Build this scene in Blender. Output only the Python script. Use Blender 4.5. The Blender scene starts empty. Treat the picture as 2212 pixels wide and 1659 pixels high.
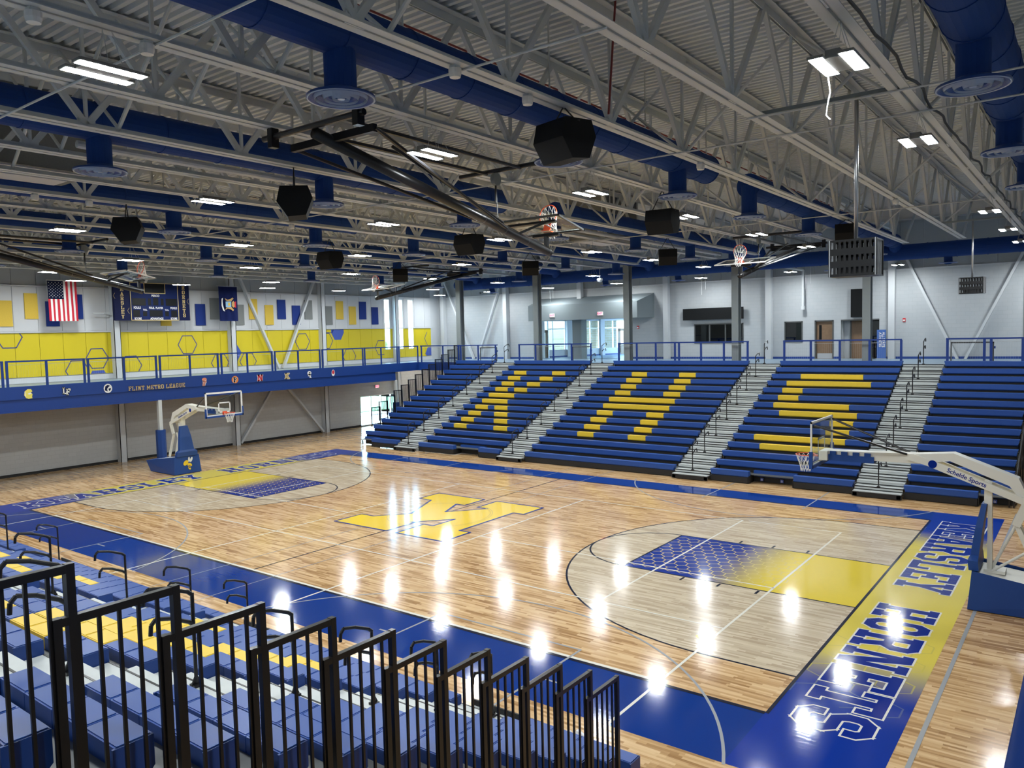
import bpy, math, random
from mathutils import Matrix, Vector
random.seed(4)
SC = bpy.context.scene
COL = SC.collection
# ------------------------------------------------------------------ camera
YAW, PITCH, ROLL = math.radians(-37.14), math.radians(-3.68), math.radians(-1.38)
fw = Vector((math.cos(PITCH)*math.sin(YAW), math.cos(PITCH)*math.cos(YAW), math.sin(PITCH)))
rt = Vector((math.cos(YAW), -math.sin(YAW), 0)); up = rt.cross(fw)
r2 = math.cos(ROLL)*rt + math.sin(ROLL)*up; u2 = -math.sin(ROLL)*rt + math.cos(ROLL)*up
cam = bpy.data.cameras.new('camera'); cam.sensor_width = 36; cam.lens = 1678.66/2212*36; cam.clip_start = .02; cam.clip_end = 400
co = bpy.data.objects.new('camera', cam); COL.objects.link(co)
M4 = Matrix((r2, u2, -fw)).transposed().to_4x4(); M4.translation = (18.24, -19.75, 6.22); co.matrix_world = M4
SC.camera = co
# ------------------------------------------------------------------ world, sun, exposure
SC.view_settings.view_transform = 'Standard'; SC.view_settings.look = 'None'
SC.view_settings.gamma = 1; SC.view_settings.use_curve_mapping = False
SC.view_settings.exposure = 1.3
LED = 100.0
w = bpy.data.worlds.new('world'); SC.world = w; w.use_nodes = True
nt = w.node_tree; bg = nt.nodes['Background']; sky = nt.nodes.new('ShaderNodeTexSky')
sky.sky_type = 'NISHITA'; sky.sun_disc = False; sky.sun_elevation = math.radians(42); sky.sun_rotation = math.radians(200); sky.air_density = 1.2
tint = nt.nodes.new('ShaderNodeMix'); tint.data_type = 'RGBA'; tint.blend_type = 'MULTIPLY'; tint.inputs[0].default_value = 1; tint.inputs[7].default_value = (.72, .95, 1.15, 1)
nt.links.new(sky.outputs[0], tint.inputs[6]); nt.links.new(tint.outputs[2], bg.inputs[0]); bg.inputs[1].default_value = 2.0
sd = bpy.data.lights.new('sun', 'SUN'); sd.energy = 3.0; sd.angle = math.radians(.6); sd.color = (1, .95, .86)
so = bpy.data.objects.new('sun', sd); COL.objects.link(so); so.rotation_euler = (math.radians(48), 0, math.radians(-25))

# ------------------------------------------------------------------ materials
MATS = {}
def mat(name, col, rough=.5, metal=0., spec=.5, coat=0., emit=None, estr=0., noise=0., nscale=6.):
    if name in MATS: return MATS[name]
    m = bpy.data.materials.new(name); m.use_nodes = True
    b = m.node_tree.nodes['Principled BSDF']
    b.inputs['Base Color'].default_value = (*col, 1); b.inputs['Roughness'].default_value = rough
    b.inputs['Metallic'].default_value = metal; b.inputs['Specular IOR Level'].default_value = spec
    b.inputs['Coat Weight'].default_value = coat
    if emit:
        b.inputs['Emission Color'].default_value = (*emit, 1); b.inputs['Emission Strength'].default_value = estr
    if noise:
        t = m.node_tree; n = t.nodes.new('ShaderNodeTexNoise'); n.inputs['Scale'].default_value = nscale; n.inputs['Detail'].default_value = 4
        tc = t.nodes.new('ShaderNodeTexCoord'); t.links.new(tc.outputs['Object'], n.inputs['Vector'])
        r = t.nodes.new('ShaderNodeMapRange'); r.inputs['To Min'].default_value = 1-noise; r.inputs['To Max'].default_value = 1+noise
        t.links.new(n.outputs[0], r.inputs['Value'])
        v = t.nodes.new('ShaderNodeVectorMath'); v.operation = 'SCALE'; v.inputs[0].default_value = col
        t.links.new(r.outputs[0], v.inputs['Scale']); t.links.new(v.outputs[0], b.inputs['Base Color'])
        r3 = t.nodes.new('ShaderNodeMapRange'); r3.inputs['To Min'].default_value = rough*.9; r3.inputs['To Max'].default_value = min(1, rough*1.12)
        t.links.new(n.outputs[0], r3.inputs['Value']); t.links.new(r3.outputs[0], b.inputs['Roughness'])
    MATS[name] = m; return m
def nodes(m): return m.node_tree, m.node_tree.nodes, m.node_tree.links
BLUE = (.010, .050, .27); YEL = (.78, .52, .035); GOLD = (.62, .47, .2)
m_steel = mat('grey_paint', (.60, .63, .63), .5, noise=.05)
m_steeld = mat('column_paint', (.22, .25, .255), .5, noise=.05)
m_deckmetal = mat('deck_metal', (.66, .70, .72), .55, noise=.06, nscale=1.5)
m_duct = mat('blue_duct_paint', (.012, .050, .22), .7, spec=.2, noise=.06, nscale=2)
m_duct2 = mat('blue_diffuser_paint', (.02, .065, .26), .4)
m_ringglint = mat('pale_ring', (.42, .50, .66), .22)  # pale colour stands in for white reflections on the blue diffuser rings
m_blue = mat('blue_paint', (.008, .045, .24), .35, noise=.06)
m_rail = mat('blue_rail_paint', (.008, .04, .22), .3)
m_seat = mat('blue_plastic', (.018, .075, .32), .36, noise=.08, nscale=9)
m_seatcap = mat('blue_plastic_dark', (.014, .06, .27), .4)
m_yseat = mat('yellow_plastic', (.82, .57, .04), .4, noise=.06, nscale=9)
m_pad = mat('blue_vinyl', (.008, .055, .25), .42, noise=.06, nscale=3)
m_black = mat('black_powdercoat', (.009, .009, .010), .3)
m_blackm = mat('black_matte', (.012, .012, .013), .6)
m_alu = mat('mill_aluminium', (.56, .59, .58), .42, .15, noise=.08, nscale=5)
m_grdeck = mat('grey_deck_board', (.095, .10, .098), .5, noise=.1, nscale=4)
m_galv = mat('galvanised', (.55, .56, .57), .3, .9)
m_white = mat('white_paint', (.80, .79, .75), .35)
m_cream = mat('cream_paint', (.78, .76, .68), .35)
m_orange = mat('orange_rim', (.75, .10, .03), .35)
m_red = mat('red', (.55, .02, .03), .5)
m_net = mat('white_net', (.85, .85, .82), .8)
m_wall = mat('wall_white', (.55, .57, .585), .6, noise=.03, nscale=1)
m_whitepanel = mat('white_wall_panel', (.60, .615, .63), .5, noise=.03, nscale=1)
m_liner = mat('grey_liner_panel', (.33, .355, .37), .5, noise=.03, nscale=1)
m_yelpanel = mat('yellow_wall_panel', (.64, .51, .008), .5, noise=.04, nscale=1)
m_acy = mat('acoustic_yellow', (.72, .50, .07), .9, noise=.15, nscale=30)
m_acb = mat('acoustic_blue', (.010, .035, .22), .9, noise=.15, nscale=30)
m_acg = mat('acoustic_grey', (.20, .21, .205), .9, noise=.15, nscale=30)
m_hex = mat('navy_line', (.05, .06, .22), .5)
m_hexf = mat('hexagon_blue', (.055, .10, .42), .5)
m_greydark = mat('dark_grey_frame', (.07, .075, .075), .4)
m_soffit = mat('soffit_grey', (.20, .235, .25), .6)
m_carpet = mat('track_rubber', (.20, .28, .36), .35, noise=.05)
m_wood = mat('wood_door_brown', (.20, .12, .065), .45, noise=.2, nscale=8)
m_led = mat('led_lens', (1, 1, 1), .3, emit=(.93, .985, 1), estr=LED)
m_exit = mat('exit_red', (.8, .05, .08), .4, emit=(1, .03, .06), estr=2.2)
m_gold = mat('gold_print', GOLD, .5)
m_navy = mat('navy_print', (.005, .009, .05), .6, spec=.15)
m_print = mat('white_print', (.82, .82, .80), .5)
m_lcd = mat('dark_display', (.006, .007, .008), .5, spec=.2)
m_brown = mat('tan_print', (.45, .27, .08), .6)
m_sky = mat('light_blue_print', (.22, .42, .62), .6)
m_sprk = mat('sprinkler_red', (.22, .03, .03), .5)
m_concrete = mat('pale_concrete', (.62, .61, .57), .8, noise=.08, nscale=.6)
m_grass = mat('lawn', (.10, .17, .05), .9, noise=.3, nscale=2)
m_linew = mat('court_white', (.80, .77, .68), .09)
m_linek = mat('court_black', (.012, .014, .03), .09)
m_lineg = mat('court_grey', (.36, .37, .38), .09)
m_cyel = mat('court_yellow', (.88, .61, .04), .09)
m_cblue = mat('court_blue', (.004, .036, .23), .085, spec=.35)
m_lettb = mat('letter_blue', (.004, .022, .24), .09, spec=.35)
m_hexl = mat('hex_line_yellow', (.72, .58, .20), .09)

def bumpify(m, scale=(1, 1, 1), ns=14., strength=.02, dist=.01):
    t, n, l = nodes(m); b = n['Principled BSDF']
    tc = n.new('ShaderNodeTexCoord'); mp = n.new('ShaderNodeMapping'); mp.inputs['Scale'].default_value = scale
    nz = n.new('ShaderNodeTexNoise'); nz.inputs['Scale'].default_value = ns; nz.inputs['Detail'].default_value = 2
    bp = n.new('ShaderNodeBump'); bp.inputs['Strength'].default_value = strength; bp.inputs['Distance'].default_value = dist
    l.new(tc.outputs['Object'], mp.inputs[0]); l.new(mp.outputs[0], nz.inputs['Vector']); l.new(nz.outputs[0], bp.inputs['Height']); l.new(bp.outputs[0], b.inputs['Normal'])
    return bp
def wood(name, ramp, rough=.13):
    m = bpy.data.materials.new(name); m.use_nodes = True; t, n, l = nodes(m); b = n['Principled BSDF']
    tc = n.new('ShaderNodeTexCoord')
    def brick(wd, ht, off):
        k = n.new('ShaderNodeTexBrick'); k.inputs['Scale'].default_value = 1; k.inputs['Brick Width'].default_value = wd; k.inputs['Row Height'].default_value = ht
        k.inputs['Mortar Size'].default_value = 0; k.inputs['Color1'].default_value = (0, 0, 0, 1); k.inputs['Color2'].default_value = (1, 1, 1, 1); k.offset = off; k.offset_frequency = 2; k.squash_frequency = 3; k.squash = .7
        l.new(tc.outputs['Object'], k.inputs['Vector']); return k
    k1 = brick(.75, .057, .43); k2 = brick(1.9, .171, .37)
    nz = n.new('ShaderNodeTexNoise'); mp = n.new('ShaderNodeMapping'); mp.inputs['Scale'].default_value = (.6, 9, 1); l.new(tc.outputs['Object'], mp.inputs[0]); l.new(mp.outputs[0], nz.inputs['Vector']); nz.inputs['Scale'].default_value = 1.6; nz.inputs['Detail'].default_value = 5
    a = n.new('ShaderNodeMath'); a.operation = 'MULTIPLY'; a.inputs[1].default_value = .52; l.new(k1.outputs['Color'], a.inputs[0])
    c = n.new('ShaderNodeMath'); c.operation = 'MULTIPLY_ADD'; c.inputs[1].default_value = .18; l.new(k2.outputs['Color'], c.inputs[0]); l.new(a.outputs[0], c.inputs[2])
    d = n.new('ShaderNodeMath'); d.operation = 'MULTIPLY_ADD'; d.inputs[1].default_value = .55; l.new(nz.outputs[0], d.inputs[0]); l.new(c.outputs[0], d.inputs[2])
    cr = n.new('ShaderNodeValToRGB'); e = cr.color_ramp; e.elements[0].position = ramp[0][0]; e.elements[0].color = (*ramp[0][1], 1); e.elements[1].position = ramp[-1][0]; e.elements[1].color = (*ramp[-1][1], 1)
    for p, cc in ramp[1:-1]:
        x = e.elements.new(p); x.color = (*cc, 1)
    l.new(d.outputs[0], cr.inputs[0]); l.new(cr.outputs[0], b.inputs['Base Color']); b.inputs['Roughness'].default_value = rough
    b.inputs['Specular IOR Level'].default_value = .42
    MATS[name] = m; return m
m_floor = wood('maple_strips', [(.12, (.80, .575, .325)), (.45, (.70, .465, .245)), (.70, (.55, .335, .15)), (.92, (.34, .18, .07))])
m_pale = wood('pale_stained_strips', [(.12, (.74, .63, .47)), (.5, (.63, .52, .37)), (.9, (.45, .35, .235))])
for mm in (m_floor, m_pale, m_cyel, m_cblue, m_linew, m_lettb, m_linek): bumpify(mm, (.8, 9, 1), 1.6, .17, .004)

def gradient(name, axis, stops):
    m = bpy.data.materials.new(name); m.use_nodes = True; t, n, l = nodes(m); b = n['Principled BSDF']
    tc = n.new('ShaderNodeTexCoord'); sp = n.new('ShaderNodeSeparateXYZ'); l.new(tc.outputs['Object'], sp.inputs[0])
    ab = n.new('ShaderNodeMath'); ab.operation = 'ABSOLUTE'; l.new(sp.outputs[axis], ab.inputs[0])
    mr = n.new('ShaderNodeMapRange'); mr.inputs['From Min'].default_value = stops[0]; mr.inputs['From Max'].default_value = stops[1]; mr.interpolation_type = 'SMOOTHSTEP'; l.new(ab.outputs[0], mr.inputs['Value'])
    mx = n.new('ShaderNodeMix'); mx.data_type = 'RGBA'; l.new(mr.outputs[0], mx.inputs[0])
    mx.inputs[6].default_value = (*stops[2], 1); mx.inputs[7].default_value = (*stops[3], 1)
    l.new(mx.outputs[2], b.inputs['Base Color']); b.inputs['Roughness'].default_value = .085; b.inputs['Specular IOR Level'].default_value = .35
    bumpify(m, (.8, 9, 1), 1.6, .17, .004); return m
m_bandgrad = gradient('band_fade', 1, (4.0, 6.3, (.72, .58, .09), (.006, .035, .30)))
m_keygrad = gradient('key_fade', 0, (10.1, 12.0, (.006, .03, .27), (.76, .58, .06)))
m_hexfade = gradient('hex_fade', 1, (5.0, 6.3, (.60, .50, .10), (.08, .12, .30)))

def blocks(name, c1, c2, mort, bw=.4, bh=.2, rotx=True, swap='XZ', msz=.006, bump=.3):
    m = bpy.data.materials.new(name); m.use_nodes = True; t, n, l = nodes(m); b = n['Principled BSDF']
    tc = n.new('ShaderNodeTexCoord'); sp = n.new('ShaderNodeSeparateXYZ'); cb = n.new('ShaderNodeCombineXYZ'); l.new(tc.outputs['Object'], sp.inputs[0])
    l.new(sp.outputs[0 if swap[0] == 'X' else 1], cb.inputs[0]); l.new(sp.outputs[2], cb.inputs[1])
    k = n.new('ShaderNodeTexBrick'); k.inputs['Scale'].default_value = 1; k.inputs['Brick Width'].default_value = bw; k.inputs['Row Height'].default_value = bh; k.inputs['Mortar Size'].default_value = msz
    k.inputs['Color1'].default_value = (*c1, 1); k.inputs['Color2'].default_value = (*c2, 1); k.inputs['Mortar'].default_value = (*mort, 1)
    l.new(cb.outputs[0], k.inputs['Vector']); l.new(k.outputs['Color'], b.inputs['Base Color']); b.inputs['Roughness'].default_value = .6
    bp = n.new('ShaderNodeBump'); bp.inputs['Strength'].default_value = bump; bp.inputs['Distance'].default_value = .006; bp.invert = True
    l.new(k.outputs['Fac'], bp.inputs['Height']); l.new(bp.outputs[0], b.inputs['Normal'])
    MATS[name] = m; return m
m_cmu = blocks('painted_block', (.43, .455, .475), (.45, .47, .485), (.39, .41, .425))
m_cmug = blocks('painted_block_lower', (.47, .47, .455), (.50, .50, .485), (.41, .41, .40), swap='YZ')
m_brick = blocks('tan_brick', (.55, .42, .22), (.66, .54, .33), (.70, .65, .52), .6, .2, msz=.012)

def glass(name, tint=(.9, .95, .95), refl=.12):
    m = bpy.data.materials.new(name); m.use_nodes = True; t, n, l = nodes(m)
    for x in list(n):
        if x.type != 'OUTPUT_MATERIAL': n.remove(x)
    o = [x for x in n if x.type == 'OUTPUT_MATERIAL'][0]
    tr = n.new('ShaderNodeBsdfTransparent'); tr.inputs[0].default_value = (*tint, 1); g = n.new('ShaderNodeBsdfGlossy'); g.inputs['Roughness'].default_value = .02
    fr = n.new('ShaderNodeLayerWeight'); fr.inputs['Blend'].default_value = refl; mx = n.new('ShaderNodeMixShader')
    pw = n.new('ShaderNodeMath'); pw.operation = 'POWER'; pw.inputs[1].default_value = 4; l.new(fr.outputs['Facing'], pw.inputs[0])
    ma = n.new('ShaderNodeMath'); ma.operation = 'MULTIPLY_ADD'; ma.inputs[1].default_value = .5; ma.inputs[2].default_value = refl*.4; ma.use_clamp = True; l.new(pw.outputs[0], ma.inputs[0]); fr.inputs['Blend'].default_value = .5
    l.new(ma.outputs[0], mx.inputs[0]); l.new(tr.outputs[0], mx.inputs[1]); l.new(g.outputs[0], mx.inputs[2]); l.new(mx.outputs[0], o.inputs[0])
    MATS[name] = m; return m
m_glass = glass('clear_glass'); m_bbglass = glass('backboard_glass', (.90, .93, .93), .06); m_darkglass = glass('tinted_glass', (.25, .28, .27), .3)

# ------------------------------------------------------------------ mesh builder (all vertices in world space)
class MB:
    def __init__(s): s.v = []; s.f = []; s.mi = []; s.cur = 0
    def add(s, vs, fs):
        o = len(s.v); s.v += [tuple(p) for p in vs]; s.f += [tuple(o+i for i in f) for f in fs]; s.mi += [s.cur]*len(fs); return s
    def box(s, x0, y0, z0, x1, y1, z1):
        vs = [(x, y, z) for z in (z0, z1) for y in (y0, y1) for x in (x0, x1)]
        return s.add(vs, [(0, 2, 3, 1), (4, 5, 7, 6), (0, 1, 5, 4), (2, 6, 7, 3), (0, 4, 6, 2), (1, 3, 7, 5)])
    def prism(s, poly, axis, a, b):
        n = len(poly)
        def P(q, t):
            return {'x': (t, q[0], q[1]), 'y': (q[0], t, q[1]), 'z': (q[0], q[1], t)}[axis]
        vs = [P(q, a) for q in poly]+[P(q, b) for q in poly]
        return s.add(vs, [tuple(range(n))[::-1], tuple(range(n, 2*n))]+[(i, (i+1) % n, n+(i+1) % n, n+i) for i in range(n)])
    def tube(s, p, q, r, n=8, r2=None, up=None, cap=True):
        p = Vector(p); q = Vector(q); d = (q-p)
        if d.length < 1e-6: return s
        d.normalize(); a = Vector((0, 0, 1)) if abs(d.z) < .95 else Vector((1, 0, 0))
        u = d.cross(a).normalized(); w_ = d.cross(u); r2 = r if r2 is None else r2
        off = math.pi/n if n == 4 else 0
        vs = [p+(u*math.cos(2*math.pi*i/n+off)+w_*math.sin(2*math.pi*i/n+off))*r for i in range(n)]+[q+(u*math.cos(2*math.pi*i/n+off)+w_*math.sin(2*math.pi*i/n+off))*r2 for i in range(n)]
        fs = [(i, n+i, n+(i+1) % n, (i+1) % n) for i in range(n)]
        if cap: fs += [tuple(range(n)), tuple(range(n, 2*n))[::-1]]
        return s.add(vs, fs)
    def path(s, pts, r, n=8):
        for a, b in zip(pts, pts[1:]): s.tube(a, b, r, n)
        return s
    def bar(s, p, q, w_, h):      # rectangular bar from p to q, w across, h tall
        p = Vector(p); q = Vector(q); d = (q-p).normalized(); a = Vector((0, 0, 1)) if abs(d.z) < .99 else Vector((1, 0, 0))
        u = d.cross(a).normalized()*w_/2; v = u.normalized().cross(d)*h/2
        vs = [t+i*u+j*v for t in (p, q) for i, j in ((-1, -1), (1, -1), (1, 1), (-1, 1))]
        return s.add(vs, [(0, 1, 2, 3), (7, 6, 5, 4), (0, 4, 5, 1), (1, 5, 6, 2), (2, 6, 7, 3), (3, 7, 4, 0)])
    def lathe(s, c, prof, n=24):   # prof: list of (r, z)
        vs = []; m = len(prof)
        for i in range(n):
            a = 2*math.pi*i/n
            for r, z in prof: vs.append((c[0]+r*math.cos(a), c[1]+r*math.sin(a), c[2]+z))
        fs = [(i*m+j, ((i+1) % n)*m+j, ((i+1) % n)*m+j+1, i*m+j+1) for i in range(n) for j in range(m-1)]
        return s.add(vs, fs)
    def ring(s, c, R, r, nrm, n=28, k=6):
        nrm = Vector(nrm).normalized(); a = Vector((0, 0, 1)) if abs(nrm.z) < .9 else Vector((1, 0, 0)); u = nrm.cross(a).normalized(); v = nrm.cross(u)
        vs = []
        for i in range(n):
            t = 2*math.pi*i/n; e = u*math.cos(t)+v*math.sin(t)
            for j in range(k):
                g = 2*math.pi*j/k; vs.append(Vector(c)+e*(R+r*math.cos(g))+nrm*r*math.sin(g))
        return s.add(vs, [(i*k+j, ((i+1) % n)*k+j, ((i+1) % n)*k+(j+1) % k, i*k+(j+1) % k) for i in range(n) for j in range(k)])
    def poly(s, pts, off=(0, 0, 0)):
        return s.add([(p[0]+off[0], p[1]+off[1], p[2]+off[2]) for p in pts], [tuple(range(len(pts)))])
    def mesh(s, name, mats, loc=(0, 0, 0), smooth=False):
        me = bpy.data.meshes.new(name)
        me.from_pydata([(p[0]-loc[0], p[1]-loc[1], p[2]-loc[2]) for p in s.v], [], s.f)
        for m in (mats if isinstance(mats, (list, tuple)) else [mats]): me.materials.append(m)
        if any(s.mi): me.polygons.foreach_set('material_index', s.mi)
        if smooth: me.shade_smooth()
        me.update(); return me
def link(name, me, parent=None, loc=None, **props):
    o = bpy.data.objects.new(name, me); COL.objects.link(o)
    if parent: o.parent = parent
    if loc is not None: o.location = loc
    for k, v in props.items(): o[k] = v
    return o
def wloc(o):
    l = Vector((0, 0, 0))
    while o: l += o.location; o = o.parent
    return l
def part(name, mb, m, parent, smooth=False, **props):   # child mesh, vertices given in world space
    return link(name, mb.mesh(name, m, wloc(parent), smooth), parent, **props)
def thing(name, label, cat, loc, group=None):
    o = link(name, None, None, loc, label=label, category=cat)
    if group: o['group'] = group
    o.empty_display_size = .2; return o
def solo(name, label, cat, mb, m, loc, group=None, smooth=False):
    o = link(name, mb.mesh(name, m, loc, smooth), None, loc, label=label, category=cat)
    if group: o['group'] = group
    return o
def struct(name, mb, m, parent=None, loc=(0, 0, 0), smooth=False):
    o = link(name, mb.mesh(name, m, wloc(parent) if parent else loc, smooth), parent, None if parent else loc)
    if not parent: o['kind'] = 'structure'
    return o
def children(o): return [c for c in bpy.data.objects if c.parent == o]
KIDS = {}
def copytree(root, loc, label=None, group=None):
    r = root.copy(); COL.objects.link(r); r.location = loc
    if label: r['label'] = label
    if group: r['group'] = group
    for ch in KIDS[root.name]:
        c = ch[0].copy(); COL.objects.link(c); c.parent = r
        for g in ch[1]:
            d = g.copy(); COL.objects.link(d); d.parent = c
    return r
def freeze(root): KIDS[root.name] = [(c, children(c)) for c in children(root)]
ORD = ['first', 'second', 'third', 'fourth', 'fifth', 'sixth', 'seventh', 'eighth', 'ninth', 'tenth', 'eleventh', 'twelfth', 'thirteenth', 'fourteenth', 'fifteenth', 'sixteenth', 'seventeenth', 'eighteenth', 'nineteenth', 'twentieth', 'twenty-first', 'twenty-second']

# ------------------------------------------------------------------ structure: floors
WL, WR, WF, WN = -22.9, 22.9, 25.4, -25.4      # walls
ZC = 4.42                                        # concourse and track floor
fl = struct('floor', MB().box(WL, WN, -.2, WR, WF, 0), m_floor)
def decal(name, polys, z, m, parent=fl):
    b = MB()
    for k_, p in enumerate(polys): b.add([(q[0], q[1], z+(k_ % 9)*.00006) for q in p], [tuple(range(len(p)))])
    me = b.mesh(name, m); o = link(name, me, parent); return o
def rect(x0, y0, x1, y1): return [(x0, y0), (x1, y0), (x1, y1), (x0, y1)]
HL, HW = 14.03, 7.62; ON, OF, OX = -9.40, 8.87, 15.95
decal('painted_sideline_band', [rect(-OX, ON, OX, -HW)], .001, m_cblue)
decal('painted_sideline_band', [rect(-OX, HW, OX, OF)], .001, m_cblue)
for s in (1, -1):
    o = decal('painted_endline_band', [rect(min(s*HL, s*OX), -HW-.0, max(s*HL, s*OX), HW+.0) if False else rect(min(s*HL, s*OX), ON, max(s*HL, s*OX), OF)], .0015, m_bandgrad)
def arc(cx, cy, R, a0, a1, n=48): return [(cx+R*math.cos(a0+(a1-a0)*i/n), cy+R*math.sin(a0+(a1-a0)*i/n)) for i in range(n+1)]
def line_poly(pts, w_):
    out = []
    for a, b in zip(pts, pts[1:]):
        dx, dy = b[0]-a[0], b[1]-a[1]; L = math.hypot(dx, dy) or 1; nx, ny = -dy/L*w_/2, dx/L*w_/2; ex, ey = dx/L*w_*.2, dy/L*w_*.2
        out.append([(a[0]+nx-ex, a[1]+ny-ey), (b[0]+nx+ex, b[1]+ny+ey), (b[0]-nx+ex, b[1]-ny+ey), (a[0]-nx-ex, a[1]-ny-ey)])
    return out
RX = HL-1.6; R3 = 6.02; FT = HL-5.79
for s in (1, -1):
    a3 = arc(s*RX, 0, R3, math.pi/2 if s > 0 else math.pi/2, math.pi*1.5 if s > 0 else -math.pi/2)
    decal('pale_three_point_area', [[(s*HL, R3)]+a3+[(s*HL, -R3)]], .0012, m_pale)
    decal('painted_key', [rect(min(s*HL, s*FT), -1.83, max(s*HL, s*FT), 1.83)], .0025, m_keygrad)
    # honeycomb lines in the key
    hx = []; R = .19; W3 = math.sqrt(3)*R
    for j in range(-8, 9):
        for i in range(0, 14):
            cx = FT+.05+i*W3+(W3/2 if j % 2 else 0); cy = j*1.5*R
            pts = [(cx+R*math.sin(math.radians(60*k)), cy+R*math.cos(math.radians(60*k))) for k in range(7)]
            for k in (0, 1, 2):
                a, b = pts[k], pts[k+1]
                if all(FT+.03 < p[0] < 12.25 and abs(p[1]) < 1.8 for p in (a, b)): hx.append([(s*a[0], a[1]), (s*b[0], b[1])])
    decal('honeycomb_lines', [q for a, b in hx for q in line_poly([a, b], .022)], .0032, m_hexl)
    hx = []; R = .33; W3 = math.sqrt(3)*R
    for j in range(-22, 22):
        for i in range(-1, 6):
            cx = 14.1+i*W3+(W3/2 if j % 2 else 0); cy = j*1.5*R
            if not (3.4 < abs(cy) < 6.6): continue
            pts = [(cx+R*math.sin(math.radians(60*k)), cy+R*math.cos(math.radians(60*k))) for k in range(7)]
            for k in (0, 1, 2):
                a, b = pts[k], pts[k+1]
                if all(14.08 < p[0] < 15.93 for p in (a, b)): hx.append([(s*a[0], a[1]), (s*b[0], b[1])])
    decal('honeycomb_lines', [q for a, b in hx for q in line_poly([a, b], .028)], .0028, m_hexfade)
    bl = []
    bl += line_poly(a3, .05)+line_poly([(s*HL, R3), (s*RX, R3)], .05)+line_poly([(s*HL, -R3), (s*RX, -R3)], .05)
    bl += line_poly(arc(s*FT, 0, 1.83, math.pi/2, math.pi*1.5 if s > 0 else -math.pi/2, 32), .05)
    bl += line_poly([(s*HL, 1.83), (s*FT, 1.83)], .05)+line_poly([(s*HL, -1.83), (s*FT, -1.83)], .05)+line_poly([(s*FT, 1.83), (s*FT, -1.83)], .05)
    for xx in (11.9, 10.95, 10.0, 9.1):
        for sy in (1, -1): bl += line_poly([(s*xx, sy*1.9), (s*xx, sy*2.12)], .06)
    decal('court_line', bl, .0035, m_linek)
    decal('court_line', [rect(min(s*HL, s*(HL+.06)), -HW, max(s*HL, s*(HL+.06)), HW)], .0036, m_linek)
for y in (-HW, HW): decal('court_line', [rect(-HL, y-.045, HL, y+.045)], .0036, m_linek)
decal('court_line', [rect(-12.1, -HW+.05, HL-1.9, -HW+.13)], .0036, m_linew)
decal('court_line', [rect(-.025, -HW, .025, HW)], .0034, m_linek)
decal('court_line', line_poly(arc(0, 0, 1.83, 0, 2*math.pi, 64), .02)+line_poly(arc(0, 0, 1.75, 0, 2*math.pi, 64), .02), .0062, mat('faint_line', (.55, .40, .06), .13))
wl = []
for x in (-12.12, -3.05, 3.05, 12.12): wl += line_poly([(x, 4.6), (x, -9.9)], .055)
for x in (-9.1, 9.1): wl += line_poly([(x, 4.57), (x, -4.57)], .055)
for y in (-4.57, 4.57): wl += line_poly([(-9.1, y), (9.1, y)], .05)+line_poly([(9.3, y), (12.12, y)], .05)+line_poly([(-12.12, y), (-9.3, y)], .05)
for s in (1, -1): wl += line_poly([(s*3.05, -1.5), (s*12.12, -1.5)], .05)
decal('volleyball_lines', wl, .0040, m_linew)
gl = []
for cx in (8.4, -8.4):
    gl += line_poly(arc(cx, -11.49, 6.02, math.radians(20), math.radians(160), 50), .05)
    gl += line_poly([(cx-1.83, -7.15), (cx+1.83, -7.15)], .05)+line_poly([(cx-1.83, -7.15), (cx-1.83, -10.4)], .05)+line_poly([(cx+1.83, -7.15), (cx+1.83, -10.4)], .05)
    gl += line_poly([(cx-1.83, 7.15), (cx-1.83, 10.4)], .05)+line_poly([(cx+1.83, 7.15), (cx+1.83, 10.4)], .05)+line_poly([(cx-2.3, -8.6), (cx-1.83, -8.6)], .05)+line_poly([(cx+1.83, -8.6), (cx+2.3, -8.6)], .05)
    gl += line_poly(arc(cx, 11.3, 6.02, math.radians(200), math.radians(340), 50), .05)
for x in (-1.0, 1.0): gl += line_poly([(x, -10.4), (x, 10.4)], .03)
gl += line_poly([(16.2, -9.9), (16.2, 9.9)], .07)
decal('practice_court_lines', gl, .0037, m_lineg)
decal('wax_spot', [[(9.05+2.9+.16*math.cos(a*.4), -5.2+.16*math.sin(a*.4)) for a in range(16)]], .003, m_cyel)

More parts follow.
